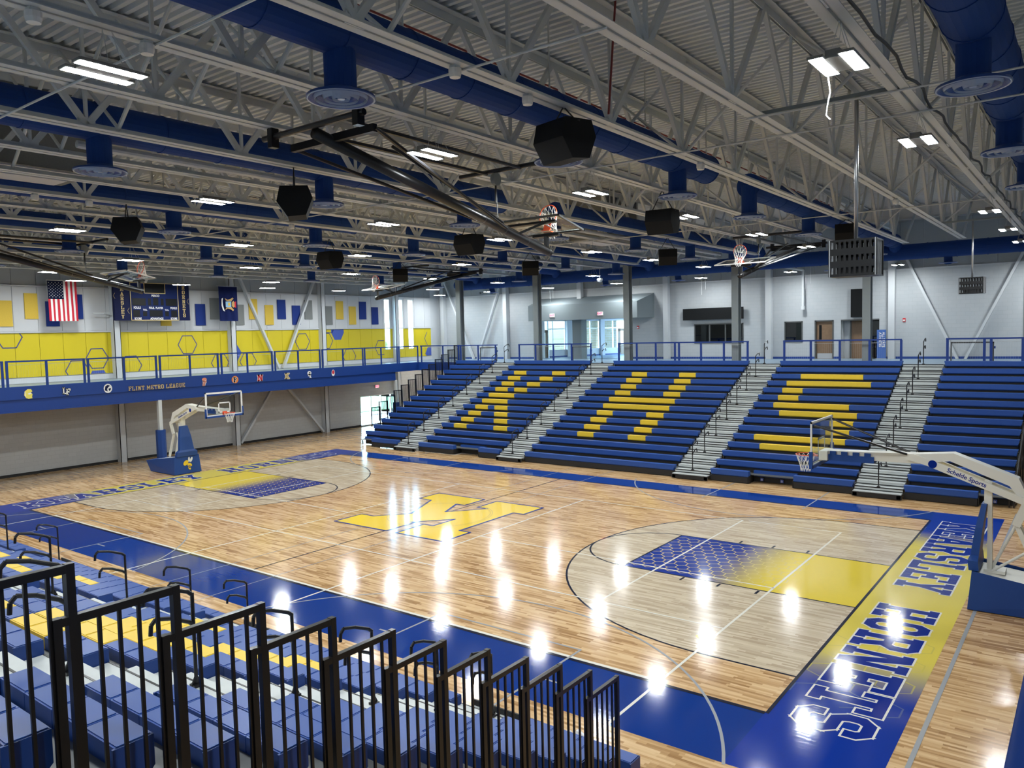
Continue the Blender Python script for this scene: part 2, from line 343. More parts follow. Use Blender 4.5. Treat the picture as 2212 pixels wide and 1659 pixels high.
# slab letters -------------------------------------------------------
def Rr(a, b, c, d): return [(a, b), (c, b), (c, d), (a, d)]
def oct_ring(x0, y0, x1, y1, c, t):
    o = [(x0+c, y0), (x1-c, y0), (x1, y0+c), (x1, y1-c), (x1-c, y1), (x0+c, y1), (x0, y1-c), (x0, y0+c)]
    ti = t*.42+c-t*.42*1.0; ci = max(.15, c-t*.45)
    i = [(x0+t+ci, y0+t*.9), (x1-t-ci, y0+t*.9), (x1-t, y0+t*.9+ci), (x1-t, y1-t*.9-ci), (x1-t-ci, y1-t*.9), (x0+t+ci, y1-t*.9), (x0+t, y1-t*.9-ci), (x0+t, y0+t*.9+ci)]
    return [[o[k], o[(k+1) % 8], i[(k+1) % 8], i[k]] for k in range(8)]
LET = {
 'K': [Rr(.4, 0, 1.5, 6), Rr(0, 0, 1.9, .95), Rr(0, 5.05, 1.9, 6), [(1.4, 2.1), (2.1, 2.9), (3.55, 5.2), (2.5, 5.2), (1.4, 3.7)], Rr(2.1, 5.05, 4, 6), [(1.6, 3.3), (2.6, .8), (3.7, .8), (2.35, 3.9)], Rr(2.1, 0, 4, .95)],
 'E': [Rr(.4, 0, 1.5, 6), Rr(0, 5.05, 4, 6), Rr(3.15, 4.1, 4, 5.1), Rr(1.4, 2.55, 2.5, 3.45), Rr(2.25, 2.1, 2.95, 3.9), Rr(0, 0, 4, .95), Rr(3.15, .9, 4, 1.95)],
 'F': [Rr(.4, 0, 1.5, 6), Rr(0, 5.05, 4, 6), Rr(3.15, 4.0, 4, 5.1), Rr(1.4, 2.55, 2.5, 3.45), Rr(2.25, 2.1, 2.95, 3.9), Rr(0, 0, 2.2, .95)],
 'L': [Rr(.4, 0, 1.5, 6), Rr(0, 5.05, 2, 6), Rr(0, 0, 4, .95), Rr(3.1, .9, 4, 2.3)],
 'T': [Rr(1.45, 0, 2.55, 6), Rr(0, 5.05, 4, 6), Rr(0, 3.9, .85, 5.1), Rr(3.15, 3.9, 4, 5.1), Rr(.85, 0, 3.15, .95)],
 'H': [Rr(.4, 0, 1.45, 6), Rr(2.55, 0, 3.6, 6), Rr(0, 0, 1.85, .95), Rr(2.15, 0, 4, .95), Rr(0, 5.05, 1.85, 6), Rr(2.15, 5.05, 4, 6), Rr(1.4, 2.5, 2.6, 3.5)],
 'I': [Rr(.75, 0, 1.85, 6), Rr(.2, 0, 2.4, .95), Rr(.2, 5.05, 2.4, 6)],
 'N': [Rr(.35, 0, 1.2, 6), Rr(2.8, 0, 3.65, 6), Rr(0, 0, 1.7, .95), Rr(0, 5.05, 1.5, 6), Rr(2.3, 5.05, 4, 6), [(.5, 6), (2.5, 0), (3.6, 0), (1.6, 6)]],
 'M': [Rr(.3, 0, 1.2, 6), Rr(3.8, 0, 4.7, 6), Rr(0, 0, 1.7, .95), Rr(3.3, 0, 5, .95), Rr(0, 5.05, 1.3, 6), Rr(3.7, 5.05, 5, 6), [(.4, 6), (2.1, 1.4), (2.9, 1.4), (1.5, 6)], [(3.5, 6), (2.1, 1.4), (2.9, 1.4), (4.6, 6)]],
 'O': oct_ring(.1, 0, 3.9, 6, .95, 1.15),
 'U': [Rr(.4, .8, 1.45, 6), Rr(2.55, .8, 3.6, 6), Rr(0, 5.05, 1.85, 6), Rr(2.15, 5.05, 4, 6), [(.4, .9), (1.1, 0), (2.9, 0), (3.6, .9), (3.6, 1.1), (.4, 1.1)]],
 'G': [[(.1, .95), (1.05, 0), (1.4, 1), (1.25, 1.3)], Rr(.1, .95, 1.25, 5.05), [(.1, 5.05), (1.25, 4.7), (1.4, 5), (1.05, 6)], Rr(1.0, 5, 3, 6), [(2.95, 6), (2.7, 5), (2.85, 4.8), (3.9, 5.05)], Rr(2.8, 3.9, 3.9, 5.1), Rr(1.0, 0, 3, 1), [(2.95, 0), (3.9, .95), (2.85, 1.3), (2.7, 1)], Rr(2.8, .9, 3.9, 2.9), Rr(2.0, 2.2, 4, 3.0)],
 'S': [[(.1, 3.7), (.1, 5.05), (1.05, 6), (1.5, 5.05), (1.25, 4.7), (1.25, 4.0)], Rr(1.0, 5.05, 3, 6), [(2.95, 6), (3.9, 5.05), (3.9, 4.0), (2.8, 4.0), (2.8, 4.75), (2.6, 5.05)], [(.1, 3.7), (1.25, 4.0), (1.5, 3.5), (.9, 2.6)], [(.9, 2.55), (1.3, 3.5), (3.1, 3.45), (2.7, 2.5)], [(3.1, 3.45), (3.9, 2.6), (2.8, 2.0), (2.6, 2.5)], [(3.9, 2.6), (3.9, .95), (2.95, 0), (2.6, .95), (2.8, 1.25), (2.8, 2.1)], Rr(1.0, 0, 3, .95), [(1.05, 0), (.1, .95), (.1, 2.0), (1.2, 2.0), (1.2, 1.25), (1.5, .95)]],
 'A': [[(.35, .9), (1.35, .9), (2.45, 6), (1.45, 6)], [(2.65, .9), (3.65, .9), (2.55, 6), (1.55, 6)], Rr(1.1, 1.9, 2.9, 2.7), Rr(0, 0, 1.75, .95), Rr(2.25, 0, 4, .95)],
 'R': [Rr(.4, 0, 1.5, 6), Rr(0, 0, 1.95, .95), Rr(0, 5.05, 3.1, 6), [(3.0, 6), (3.8, 5.2), (2.75, 4.9), (2.6, 5.05)], Rr(2.7, 3.6, 3.8, 5.2), [(3.8, 3.65), (3.1, 2.75), (2.5, 3.5), (2.7, 3.9)], Rr(1.4, 2.7, 3.15, 3.55), [(1.9, 2.8), (2.55, .9), (3.65, .9), (3.0, 2.9)], Rr(2.2, 0, 4, .95)],
 'Y': [Rr(0, 5.05, 1.8, 6), Rr(2.2, 5.05, 4, 6), [(.4, 5.2), (1.4, 5.2), (2.4, 2.7), (1.5, 2.5)], [(3.6, 5.2), (2.6, 5.2), (1.6, 2.7), (2.5, 2.5)], Rr(1.45, .5, 2.55, 2.9), Rr(.9, 0, 3.1, .95)],
}
def ccw(p):
    a = sum(p[i][0]*p[(i+1) % len(p)][1]-p[(i+1) % len(p)][0]*p[i][1] for i in range(len(p)))
    return p if a > 0 else p[::-1]
def grow(p, d):
    p = ccw(p); n = len(p); out = []
    for i in range(n):
        a, b, c = p[i-1], p[i], p[(i+1) % n]
        e1 = (b[0]-a[0], b[1]-a[1]); e2 = (c[0]-b[0], c[1]-b[1]); l1 = math.hypot(*e1) or 1e-9; l2 = math.hypot(*e2) or 1e-9
        n1 = (e1[1]/l1, -e1[0]/l1); n2 = (e2[1]/l2, -e2[0]/l2); k = 1+n1[0]*n2[0]+n1[1]*n2[1]; k = max(k, .35)
        out.append((b[0]+(n1[0]+n2[0])*d/k, b[1]+(n1[1]+n2[1])*d/k))
    return out
def slab(ch, w_, h, d=0):    # polygons in a local frame, lower left at 0,0
    W_ = {'M': 5, 'I': 2.6}.get(ch, 4)
    ps = [[(x/W_*w_, y/6*h) for x, y in q] for q in LET[ch]]
    return [grow(q, d) for q in ps] if d else [ccw(q) for q in ps]
WORD = [('K', 7.61, 6.65), ('E', 6.56, 5.72), ('A', 5.66, 4.72), ('R', 4.68, 3.74), ('S', 3.63, 2.84), ('L', 2.76, 1.98), ('E', 1.85, 1.03), ('Y', .95, .10),
        ('H', -1.2, -2.05), ('O', -2.2, -2.90), ('R', -3.06, -3.92), ('N', -4.05, -4.93), ('E', -5.07, -5.9), ('T', -5.98, -6.82), ('S', -6.91, -7.70)]
for s in (1, -1):
    for ch, ya, yb in WORD:
        for d, z, m in ((.035, .0042, m_linew), (0, .0050, m_lettb)):
            P = [[(s*(14.41+v), s*(ya-u)) for u, v in q] for q in slab(ch, ya-yb, 1.20, d)]
            decal('letter_outline' if d else 'painted_letter', P, z, m)
LOGO = [(-2.52, 2.7), (-.2, 2.7), (-.2, 1.55), (-.6, 1.55), (-.1, .39), (.88, 1.54), (.42, 1.54), (.4, 2.7), (2.5, 2.7), (2.5, 1.52), (2.06, 1.52), (2.06, -1.34), (2.5, -1.34), (2.5, -2.62), (.5, -2.62), (.5, -1.34), (.9, -1.34), (.92, -.26), (-.1, -1.34), (.05, -1.34), (.05, -2.62), (-2.45, -2.62), (-2.45, -1.4), (-1.85, -1.4), (-.97, -.45), (-1.89, 1.56), (-2.52, 1.6)]
decal('centre_logo', [LOGO], .0046, m_cyel)
decal('centre_logo_outline', line_poly(LOGO+[LOGO[0]], .085), .0056, m_lettb)

# ------------------------------------------------------------------ walls
def wallgrid(mb, axis, c0, c1, u0, u1, z0, z1, holes):
    us = sorted({u0, u1, *[h[0] for h in holes], *[h[1] for h in holes]}); zs = sorted({z0, z1, *[h[2] for h in holes], *[h[3] for h in holes]})
    us = [x for x in us if u0 <= x <= u1]; zs = [x for x in zs if z0 <= x <= z1]
    for a, b in zip(us, us[1:]):
        run = None
        for c, d in zip(zs, zs[1:]):
            hit = any(h[0] < (a+b)/2 < h[1] and h[2] < (c+d)/2 < h[3] for h in holes)
            if not hit: run = (run[0], d) if run else (c, d)
            if (hit or d == zs[-1]) and run:
                if axis == 'x': mb.box(c0, a, run[0], c1, b, run[1])
                else: mb.box(a, c0, run[0], b, c1, run[1])
                run = None
    return mb
LW = [(16.94, 21.0, .04, 2.13)]
UW = [(19.5, 20.05, 5.3, 8.96), (20.82, 21.38, 5.3, 8.96), (21.9, 22.46, 5.3, 8.96)]
wl_ = struct('wall_left', wallgrid(MB(), 'x', WL-.3, WL, WN, WF+.3, 0, ZC, LW), m_cmug)
part('upper_wall', wallgrid(MB(), 'x', WL-.3, WL-.03, WN, WF+.3, ZC, 11.8, UW), m_wall, wl_)
def wpanel(y0, y1, z0, z1, m, n):
    ps = wallgrid(MB(), 'x', WL-.03, WL+.02, y0+.008, y1-.008, z0+.006, z1-.006, UW)
    if ps.v: part(n, ps, m, wl_)
y = -9.9
while y < 24.3:
    y2 = min(y+1.083, 24.35)
    wpanel(y, y2, 4.70, 6.82, m_yelpanel, 'yellow_wall_panel'); wpanel(y, y2, 6.9, 9.05, m_whitepanel, 'white_wall_panel'); wpanel(y, y2, 9.12, 11.6, m_liner, 'grey_wall_panel')
    y = y2
struct('trim_7', MB().box(WL, WN, 6.825, WL+.10, 24.4, 6.895), m_whitepanel)
struct('trim_8', MB().box(WL, WN, 9.055, WL+.08, 24.4, 9.115), m_whitepanel)
struct('trim_9', MB().box(WL, WN, ZC, WL+.07, 24.4, 4.66), m_whitepanel)
struct('baseboard_left', wallgrid(MB(), 'x', WL, WL+.03, WN, WF, 0, .13, LW), m_blackm)
FH = [(-13.23, -6.64, ZC, 7.1), (-1.74, 1.36, 5.36, 6.55), (3.77, 4.79, 5.36, 6.55), (5.45, 6.47, ZC, 6.57), (6.85, 8.8, ZC, 6.57)]
wf = struct('wall_far', wallgrid(MB(), 'y', WF, WF+.3, WL-.3, WR+.3, 0, 9.1, FH), m_cmu)
part('upper_wall', MB().box(WL-.3, WF+.06, 9.1, WR+.3, WF+.3, 11.8), m_wall, wf)
for i in range(42):
    x = WL+i*1.09
    part('upper_wall_panel', MB().box(x+.008, WF+.02, 9.14, x+1.082, WF+.07, 11.6), m_liner, wf)
part('ledge', MB().box(WL, WF-.03, 9.07, WR, WF+.06, 9.14), m_wall, wf)
struct('baseboard_far', wallgrid(MB(), 'y', WF-.02, WF, WL, WR, ZC, 4.54, FH), m_blue)
struct('wall_right', MB().box(WR, WN, 0, WR+.3, WF, 11.8), m_wall)
struct('wall_near', MB().box(WL-.3, WN-.3, 0, WR+.3, WN, 11.8), m_cmu)
# concourse floors and track slabs
cf = struct('floor_concourse', MB().box(WL, 19.30, 4.30, WR, WF, ZC), m_carpet)
struct('floor_concourse_near', MB().box(WL, WN, 4.30, WR, -19.30, ZC), m_carpet)
TX = -19.45
struct('floor_track', MB().box(WL, -19.30, 4.30, TX, 19.30, ZC), m_carpet)
struct('floor_track_right', MB().box(18.2, -19.30, 4.30, WR, 19.30, ZC), m_carpet)
struct('trim_1', MB().box(TX, -19.3, 3.87, TX+.06, 19.3, ZC+.02), m_blue)
struct('trim_2', MB().box(TX-.16, -19.3, 3.33, TX-.02, 17.1, 3.89).box(TX-.3, -19.3, 3.31, TX+.02, 17.1, 3.36), m_blue)
struct('trim_3', MB().box(TX, 19.24, 3.87, -15.9, 19.30, ZC+.02), m_blue)
struct('trim_4', MB().box(18.14, -19.3, 3.87, 18.2, 19.3, ZC+.02).box(18.22, -19.3, 3.33, 18.4, 17.1, 3.89), m_blue)
struct('trim_5', MB().box(WL+.03, -19.3, 4.2, TX, 19.3, 4.3), m_blue)
struct('trim_6', MB().box(-15.9, 19.32, 0, 18.2, 19.40, 4.3), m_wall)

# ceiling deck, corrugated along x
b = MB(); pr_ = []; y = WN
while y < WF+.2:
    pr_ += [(y, 11.66), (y+.08, 11.66), (y+.10, 11.735), (y+.18, 11.735)]; y += .20
vs = [(x, q[0], q[1]) for x in (WL, WR) for q in pr_]; n = len(pr_)
b.add(vs, [(i, i+1, n+i+1, n+i) for i in range(n-1)])
ce = struct('ceiling', b, m_deckmetal)
part('roof_board', MB().box(WL-.3, WN-.3, 11.75, WR+.3, WF+.3, 11.9), m_wall, ce)

# ------------------------------------------------------------------ roof trusses
TB, TT = 9.69, 11.62
tx = [3.0+2.133*k for k in range(-11, 9)]
# shared meshes, local origin at the truss base (x, 0, 0)
bc = MB()
for s in (-1, 1):
    bc.box(min(s*.018, s*.145), -16.6, TB, max(s*.018, s*.145), 17.2, TB+.012).box(min(s*.02, s*.032), -16.6, TB, max(s*.02, s*.032), 17.2, TB+.10)
me_bc = bc.mesh('bottom_chord', m_steel)
bc = MB()
for s in (-1, 1):
    bc.box(min(s*.02, s*.15), -19.6, TT-.012, max(s*.02, s*.15), 19.9, TT).box(min(s*.02, s*.032), -19.6, TT-.15, max(s*.02, s*.032), 19.9, TT)
me_tc = bc.mesh('top_chord', m_steel)
P = 2.85
me_d1 = MB().bar((0, 0, TB+.05), (0, P/2, TT-.05), .075, .095).mesh('web_diagonal', m_steel)
me_d2 = MB().bar((0, 0, TB+.05), (0, -P/2, TT-.05), .075, .095).mesh('web_diagonal', m_steel)
me_v = MB().bar((0, 0, TB+.05), (0, 0, TT-.05), .05, .05).mesh('web_vertical', m_steel)
me_e1 = MB().bar((0, 17.15, TB+.05), (0, 19.85, TT-.08), .08, .07).mesh('end_diagonal', m_steel)
me_gp = MB().box(-.012, -.14, TB, .012, .14, TB+.16).mesh('gusset_plate', m_steel)
nodes_y = [-13.64+P*k for k in range(-1, 11)]
for i, x in enumerate(tx):
    t = thing('roof_truss', 'grey steel roof truss spanning the gym, %s from the left wall' % ORD[i], 'truss', (x, 0, 0), 'parallel roof trusses')
    link('bottom_chord', me_bc, t); link('top_chord', me_tc, t); link('end_diagonal', me_e1, t)
    for y in nodes_y:
        for me in (me_d1, me_d2, me_v): link(me.name.split('.')[0], me, t, (0, y, 0))
        if x > -2: link('gusset_plate', me_gp, t, (0, y, 0))
# cross bridging between trusses
for yb, tag in ((-13.15, 'nearest the camera'), (-5.0, 'over the near half of the court'), (3.3, 'over the far half of the court'), (11.8, 'above the far bleachers')):
    t = thing('cross_bridging', 'row of crossed grey pipes linking the roof trusses, %s' % tag, 'bracing', (0, yb, TB), 'cross bridging rows')
    mA = MB().tube((0, yb, TB+.04), (2.133, yb, TT-.05), .035, 8).mesh('brace_pipe', m_steel, (0, yb, TB)); mB_ = MB().tube((0, yb+.08, TT-.05), (2.133, yb+.08, TB+.04), .03, 8).mesh('brace_pipe', m_steel, (0, yb, TB))
    for x in tx[:-1]:
        if yb < -13 and -1.5 < x < -1: continue
        link('brace_pipe', mA, t, (x, 0, 0)); link('brace_pipe', mB_, t, (x, 0, 0))
for yc, xa, xb, tag in ((-14.8, 3.6, 13.6, 'nearest the camera'), (-11.8, 9.3, 13.7, 'beside the two occupancy sensors'), (-6.9, 13.5, 22, 'near the camera cage'), (-5.4, -8, 20, 'over mid court'), (5.9, -8, 15.6, 'over the far half')):
    solo('conduit', 'thin grey conduit running across under the trusses, %s' % tag, 'conduit', MB().tube((xa, yc, TB-.02), (xb, yc, TB-.02), .016, 6), m_steel, (xa, yc, TB-.02), 'conduits under the trusses')
# eave beams
solo('roof_beam', 'grey roof beam on the far concourse columns', 'beam', MB().box(WL, 19.8, 11.0, WR, 19.95, 11.62).box(WL, 19.72, 11.0, WR, 20.03, 11.03), m_steel, (0, 19.9, 11))
solo('roof_beam', 'grey roof beam above the near concourse', 'beam', MB().box(WL, -19.75, 11.0, WR, -19.6, 11.62), m_steel, (0, -19.7, 11))
b = MB()
for x in (-16.2, -9.8, -3.4, 3.0, 9.4, 15.8):
    solo('rafter', 'grey rafter over the far concourse, at x %s' % '' if False else 'grey rafter between wall and concourse column, %s from the left' % ORD[int(round((x+16.2)/6.4))], 'beam', MB().box(x-.08, 19.95, 11.2, x+.08, WF+.02, 11.62), m_steel, (x, 22, 11.2), 'concourse rafters')

# ------------------------------------------------------------------ columns
def wcol(x, y, z0, z1, w_, d_, along):   # wide-flange column
    mb = MB(); t = .03
    if along == 'x':
        mb.box(x-w_/2, y-d_/2, z0, x+w_/2, y-d_/2+t, z1).box(x-w_/2, y+d_/2-t, z0, x+w_/2, y+d_/2, z1).box(x-t/2, y-d_/2+t, z0, x+t/2, y+d_/2-t, z1)
    else:
        mb.box(x-d_/2, y-w_/2, z0, x-d_/2+t, y+w_/2, z1).box(x+d_/2-t, y-w_/2, z0, x+d_/2, y+w_/2, z1).box(x-d_/2+t, y-t/2, z0, x+d_/2-t, y+t/2, z1)
    return mb
for i, x in enumerate((-16.1, -9.75, -3.4, 3.0, 9.4, 15.8)):
    solo('steel_column', 'freestanding grey steel column at the bleacher top, %s from the left' % ORD[i], 'column', wcol(x, 20.0, ZC, 11.0, .36, .42, 'x').box(x-.22, 19.75, ZC, x+.22, 20.25, ZC+.02), m_steeld, (x, 20, ZC), 'columns along the concourse edge')
for i, x in enumerate((-22.3, -16.2, -9.85, -3.5, 2.95, 9.45, 15.85)):
    solo('wall_column', 'pale steel column against the far wall, %s from the left' % ORD[i], 'column', MB().box(x-.16, WF-.38, 8.2 if i == 2 else ZC, x+.16, WF-.02, 11.62), m_wall, (x, WF-.2, ZC), 'far wall columns')
def brace(label, p, q, m=m_wall, w_=.2): solo('wall_brace', label, 'brace', MB().bar(p, q, w_, .12), m, p, 'diagonal wall braces')
brace('diagonal brace rising left from the far right concourse', (12.5, 25.2, ZC), (9.7, 25.2, 10.6)); brace('diagonal brace rising right from the far right concourse', (12.85, 25.2, ZC), (15.7, 25.2, 10.6))
brace('diagonal brace rising right beside the leftmost far wall column', (-18.9, 25.15, ZC), (-16.3, 25.15, 10.6)); brace('diagonal brace rising left into the far left corner', (-19.3, 25.15, ZC), (-22.2, 25.15, 10.6))
for i, y in enumerate((-6.6, .2, 7.0, 13.72, 20.45)):
    solo('wall_column', 'white steel column on the left wall, %s from the near end' % ORD[i], 'column', MB().box(WL+.02, y-.17, 0, WL+.40, y-.14, 11.6).box(WL+.37, y-.17, 0, WL+.40, y+.17, 11.6).box(WL+.02, y+.14, 0, WL+.40, y+.17, 11.6), m_wall, (WL+.2, y, 0), 'left wall columns')
brace('upper wall brace slanting down right beside the state flag', (-22.6, 7.3, 10.6), (-22.6, 10.15, ZC)); brace('upper wall brace slanting down left below the yellow panels', (-22.6, 13.4, 10.6), (-22.6, 10.45, ZC))
brace('lower wall brace rising right behind the left basket', (-22.6, 7.2, .1), (-22.6, 10.1, 3.9)); brace('lower wall brace falling right under the track', (-22.6, 10.4, 3.6), (-22.6, 13.4, .08))
# track posts
for y, lab in ((.62, 'beside the left portable basket'), (17.1, 'at the far end of the track beam'), (-16.5, 'at the near end of the track')):
    t = thing('padded_post', 'grey track post with a blue foam pad %s' % lab, 'post', (TX-.05, y, 0))
    part('post', MB().box(TX-.14, y-.09, 0, TX+.04, y+.09, 3.33), m_steel, t)
    part('foam_pad', MB().prism([(TX-.05+.24*math.cos(math.radians(a)), y+.24*math.sin(math.radians(a))) for a in (22, 67, 112, 157, 202, 247, 292, 337)], 'z', .08, 1.82), m_pad, t)

# ------------------------------------------------------------------ bleachers
PW = .4638
def bench(mb, x0, x1, y, z, s, cap0=False, cap1=False, t=.0):
    # s = +1: stand on the far side (rises towards +y); front face looks to -y
    prof = [(0, 0), (0, -.195), (.035, -.235), (.25, -.235), (.25, 0)]
    vs = []
    for x, c, sg in ((x0, cap0, 1), (x1, cap1, -1)):
        for (a, h) in prof: vs.append((x+(sg*.05 if c and h < -.1 else 0), y+s*a, z+h))
    f = [(0, 1, 6, 5), (1, 2, 7, 6), (2, 3, 8, 7), (3, 4, 9, 8), (4, 0, 5, 9), (0, 4, 3, 2, 1), (5, 6, 7, 8, 9)]
    mb.add(vs, f)
YF = lambda i: 10.4+.627*i
ZF = lambda i: .50+.29*i
DZ = .14
def far_section(label, x0, n, pattern, recess=None, last=14):
    x1 = x0+n*PW
    t = thing('bleacher_section', label, 'bleachers', (x0, YF(0), 0), 'far bleacher sections')
    for i in range(15):
        y, z = YF(i), ZF(i); yel = sorted(pattern.get(i, []))
        runs = []; k = 0
        while k < n:
            c = k in yel; j = k
            while j < n and (j in yel) == c: j += 1
            runs.append((k, j, c)); k = j
        for (a, b_, c) in runs:
            xa, xb = x0+a*PW, x0+b_*PW
            segs = [(xa, xb, 0)]
            if i == 0 and recess:
                segs = []
                if xa < recess[0]: segs.append((xa, recess[0], 0))
                segs.append((max(xa, recess[0]+.02), min(xb, recess[1]), 1))
                if xb > recess[1]: segs.append((recess[1]+.02, xb, 0))
            for (p, q, rc) in segs:
                mb = MB(); yy = y+.55 if rc else y; bench(mb, p+.004, q-.004, yy, z-(.03 if rc else 0), 1, p == x0, q >= x1-.01)
                kw = {'label': 'yellow bench segment'} if c else {}
                part('bench', mb, m_yseat if c else m_seat, t, **kw)
        # deck and riser
        zd = z-DZ
        mb = MB().box(x0+.02, y+.25, zd-.03, x1-.02, y+.665, zd)
        if i < 14: part('deck_board', mb, m_grdeck, t)
        if i: part('riser', MB().box(x0+.03, y+.10, zd-.29, x1-.03, y+.12, zd-.03), m_blackm, t)
    segs = [(x0, x1, 0)] if not recess else [s for s in ((x0, recess[0], 0), (recess[0], recess[1], .6), (recess[1], x1, 0)) if s[1]-s[0] > .05]
    for p, q, o in segs:
        part('kick_board', MB().box(p, y0 := YF(0)+.02+o, .03, q, y0+.04, .26), m_blackm, t)
        if o and p > x0+.1: part('kick_side', MB().box(p-.02, YF(0)+.02, .03, p+.02, YF(0)+.66, .30), m_blackm, t)
        if o and q < x1-.1: part('kick_side', MB().box(q-.02, YF(0)+.02, .03, q+.02, YF(0)+.66, .30), m_blackm, t)
    # end frames seen from the side
    for xx in (x0+.06, x1-.1):
        mb = MB()
        for i in range(1, 15): mb.box(xx, YF(i)+.03, ZF(i)-.42, xx+.04, YF(i)+.6, ZF(i)-.25)
        for i in range(0, 15, 3): mb.box(xx, YF(i)+.3, .02, xx+.04, YF(i)+.36, ZF(i)-.2)
        part('support_frame', mb, m_black, t)
    return t
R_ = lambda a, b: list(range(a, b))
PK = {12: R_(2, 4)+R_(8, 10), 11: R_(2, 4)+R_(7, 9), 10: R_(2, 4)+R_(6, 8), 9: R_(2, 4)+R_(5, 7), 8: R_(2, 6), 7: R_(2, 6), 6: R_(2, 4)+R_(5, 7), 5: R_(2, 4)+R_(6, 8), 4: R_(2, 4)+R_(7, 9), 3: R_(2, 4)+R_(8, 10)}
PH = {i: R_(4, 6)+R_(10, 12) for i in range(3, 13)}; PH[8] = PH[7] = R_(4, 12)
PS = {12: R_(3, 9), 11: R_(2, 10), 10: R_(2, 4), 9: R_(2, 4), 8: R_(2, 9), 7: R_(3, 10), 6: R_(8, 10), 5: R_(8, 10), 4: R_(2, 10), 3: R_(3, 9)}
far_section('plain blue far bleacher section at the left end', -15.9, 7, {}, (-15.9, -14.74))
far_section('far bleacher section with yellow seats forming the letter K', -11.05, 12, PK, (-8.53, -6.87))
far_section('far bleacher section with yellow seats forming the letter H', -3.95, 17, PH)
far_section('far bleacher section with yellow seats forming the letter S', 5.53, 12, PS, (7.13, 8.88))
far_section('plain blue far bleacher section at the right end', 12.76, 7, {}, (15.05, 16.01))

YN = lambda i: -(10.494+.613*i)
ZN = lambda i: .373+.297*i
def handrail(parent, x, y, z, s):     # s = uphill direction in y
    mb = MB().tube((x, y, z), (x, y, z+1.0), .02, 8)
    for dz, L in ((1.0, .46), (.68, .40)):
        p0 = Vector((x, y, z+dz-.02)); pts = [p0, p0+Vector((0, s*.05, .045)), p0+Vector((0, s*L*.6, .14)), p0+Vector((0, s*L, .18)), p0+Vector((0, s*(L+.05), .13)), p0+Vector((0, s*(L+.06), .03))]
        mb.path(pts, .022, 8)
    h = part('handrail', mb, m_black, parent)
    part('foot_bracket', MB().box(x-.05, y-.05, z, x+.05, y+.05, z+.03).prism([(y-.06, z+.02), (y+.06, z+.02), (y, z+.14)], 'x', x-.01, x+.01), m_black, h)
def aisle(label, x0, x1, Yf, Zf, s, group, dy, rows=15, hr=None, xc=None):
    t = thing('aisle_stairs', label, 'stairs', (x0, Yf(0), 0), group)
    for i in range(rows):
        y, zd = Yf(i), Zf(i)-DZ
        def bx(mb, a, b_, z0, z1): return mb.box(x0+.02, min(y+s*a, y+s*b_), z0, x1-.02, max(y+s*a, y+s*b_), z1)
        part('step_tread', bx(bx(MB(), .02, dy+.05 if i < 14 else .13, zd-.035, zd), .02, .04, zd-.10, zd-.035), m_alu, t)
        part('half_step', bx(bx(MB(), -.27, .02, zd-.175, zd-.14), -.27, -.25, zd-.24, zd-.17), m_alu, t)
        part('tread_nosing', bx(MB(), 0, .022, zd-.03, zd+.004), m_black, t)
        part('step_skirt', bx(bx(MB(), .05, .07, zd-.17, zd-.09), -.22, -.20, zd-.29, zd-.2), m_grdeck, t)
    part('kick_board', MB().box(x0, min(Yf(0)-s*.3, Yf(0)-s*.27), .03, x1, max(Yf(0)-s*.3, Yf(0)-s*.27), .19), m_blackm, t)
    xc = xc or (x0+x1)/2
    for i in (hr if hr is not None else range(0, 15, 2)): handrail(t, xc, Yf(i)+s*.06, Zf(i)-DZ, s)
    return t
for i, (a, b_) in enumerate(((-12.65, -11.05), (-5.48, -3.95), (3.94, 5.53), (11.1, 12.76))):
    aisle(['far aluminium aisle stairs left of the letter K', 'far aluminium aisle stairs between letters K and H', 'far aluminium aisle stairs between letters H and S', 'far aluminium aisle stairs right of the letter S'][i], a, b_, YF, ZF, 1, 'far bleacher aisles', .627)

def near_section(label, x1, n, pattern, rows):
    x0 = x1-n*PW
    t = thing('bleacher_section', label, 'bleachers', (x0, YN(0), 0), 'near bleacher sections')
    proto = {}
    for nm, m in (('b', m_seat), ('y', m_yseat)):
        mb = MB(); bench(mb, .004, PW-.004, 0, 0, -1); mb.box(.02, -.235, 0, PW-.02, -.012, .006); proto[nm] = mb.mesh('seat', m)
    cap = MB().prism([(.0, .0), (0, -.21), (-.04, -.25), (-.27, -.25), (-.27, 0)], 'x', 0, .02).mesh('seat_end_cap', m_seatcap)
    for i in rows:
        y, z = YN(i), ZN(i)
        for k in range(n):
            kk = n-1-k; yl = kk in pattern.get(i, [])
            o = link('seat', proto['y' if yl else 'b'], t, (k*PW, y-YN(0), z))
            if yl: o['label'] = 'yellow seat'
        link('seat_end_cap', cap, t, (n*PW-.019, y-YN(0), z)); link('seat_end_cap', cap, t, (-.001, y-YN(0), z))
        zd = z-DZ
        part('deck_board', MB().box(x0+.02, y-.65, zd-.03, x1-.02, y-.05, zd), mat('near_deck', (.20, .205, .20), .5, noise=.1), t)
        part('seat_beam', MB().box(x0+.02, y-.25, z-.30, x1-.02, y-.05, z-.235), m_blackm, t)
        if i: part('riser', MB().box(x0+.03, y-.12, zd-.29, x1-.03, y-.10, zd-.03), m_blackm, t)
    part('kick_board', MB().box(x0, YN(0)-.06, .03, x1, YN(0)-.02, .15), m_blackm, t)
    return t
near_section('near bleacher section of plain blue seats beside the black picket rails', 13.29, 4, {}, range(15))
near_section('near bleacher section with a yellow letter seen upside down', 10.04, 11, PK, range(15))
near_section('near bleacher section at the left edge with yellow seats', 3.6, 16, PH, range(0, 11))
near_section('near bleacher section at the far left edge beside the sideline', -5.2, 6, PS, range(0, 5))
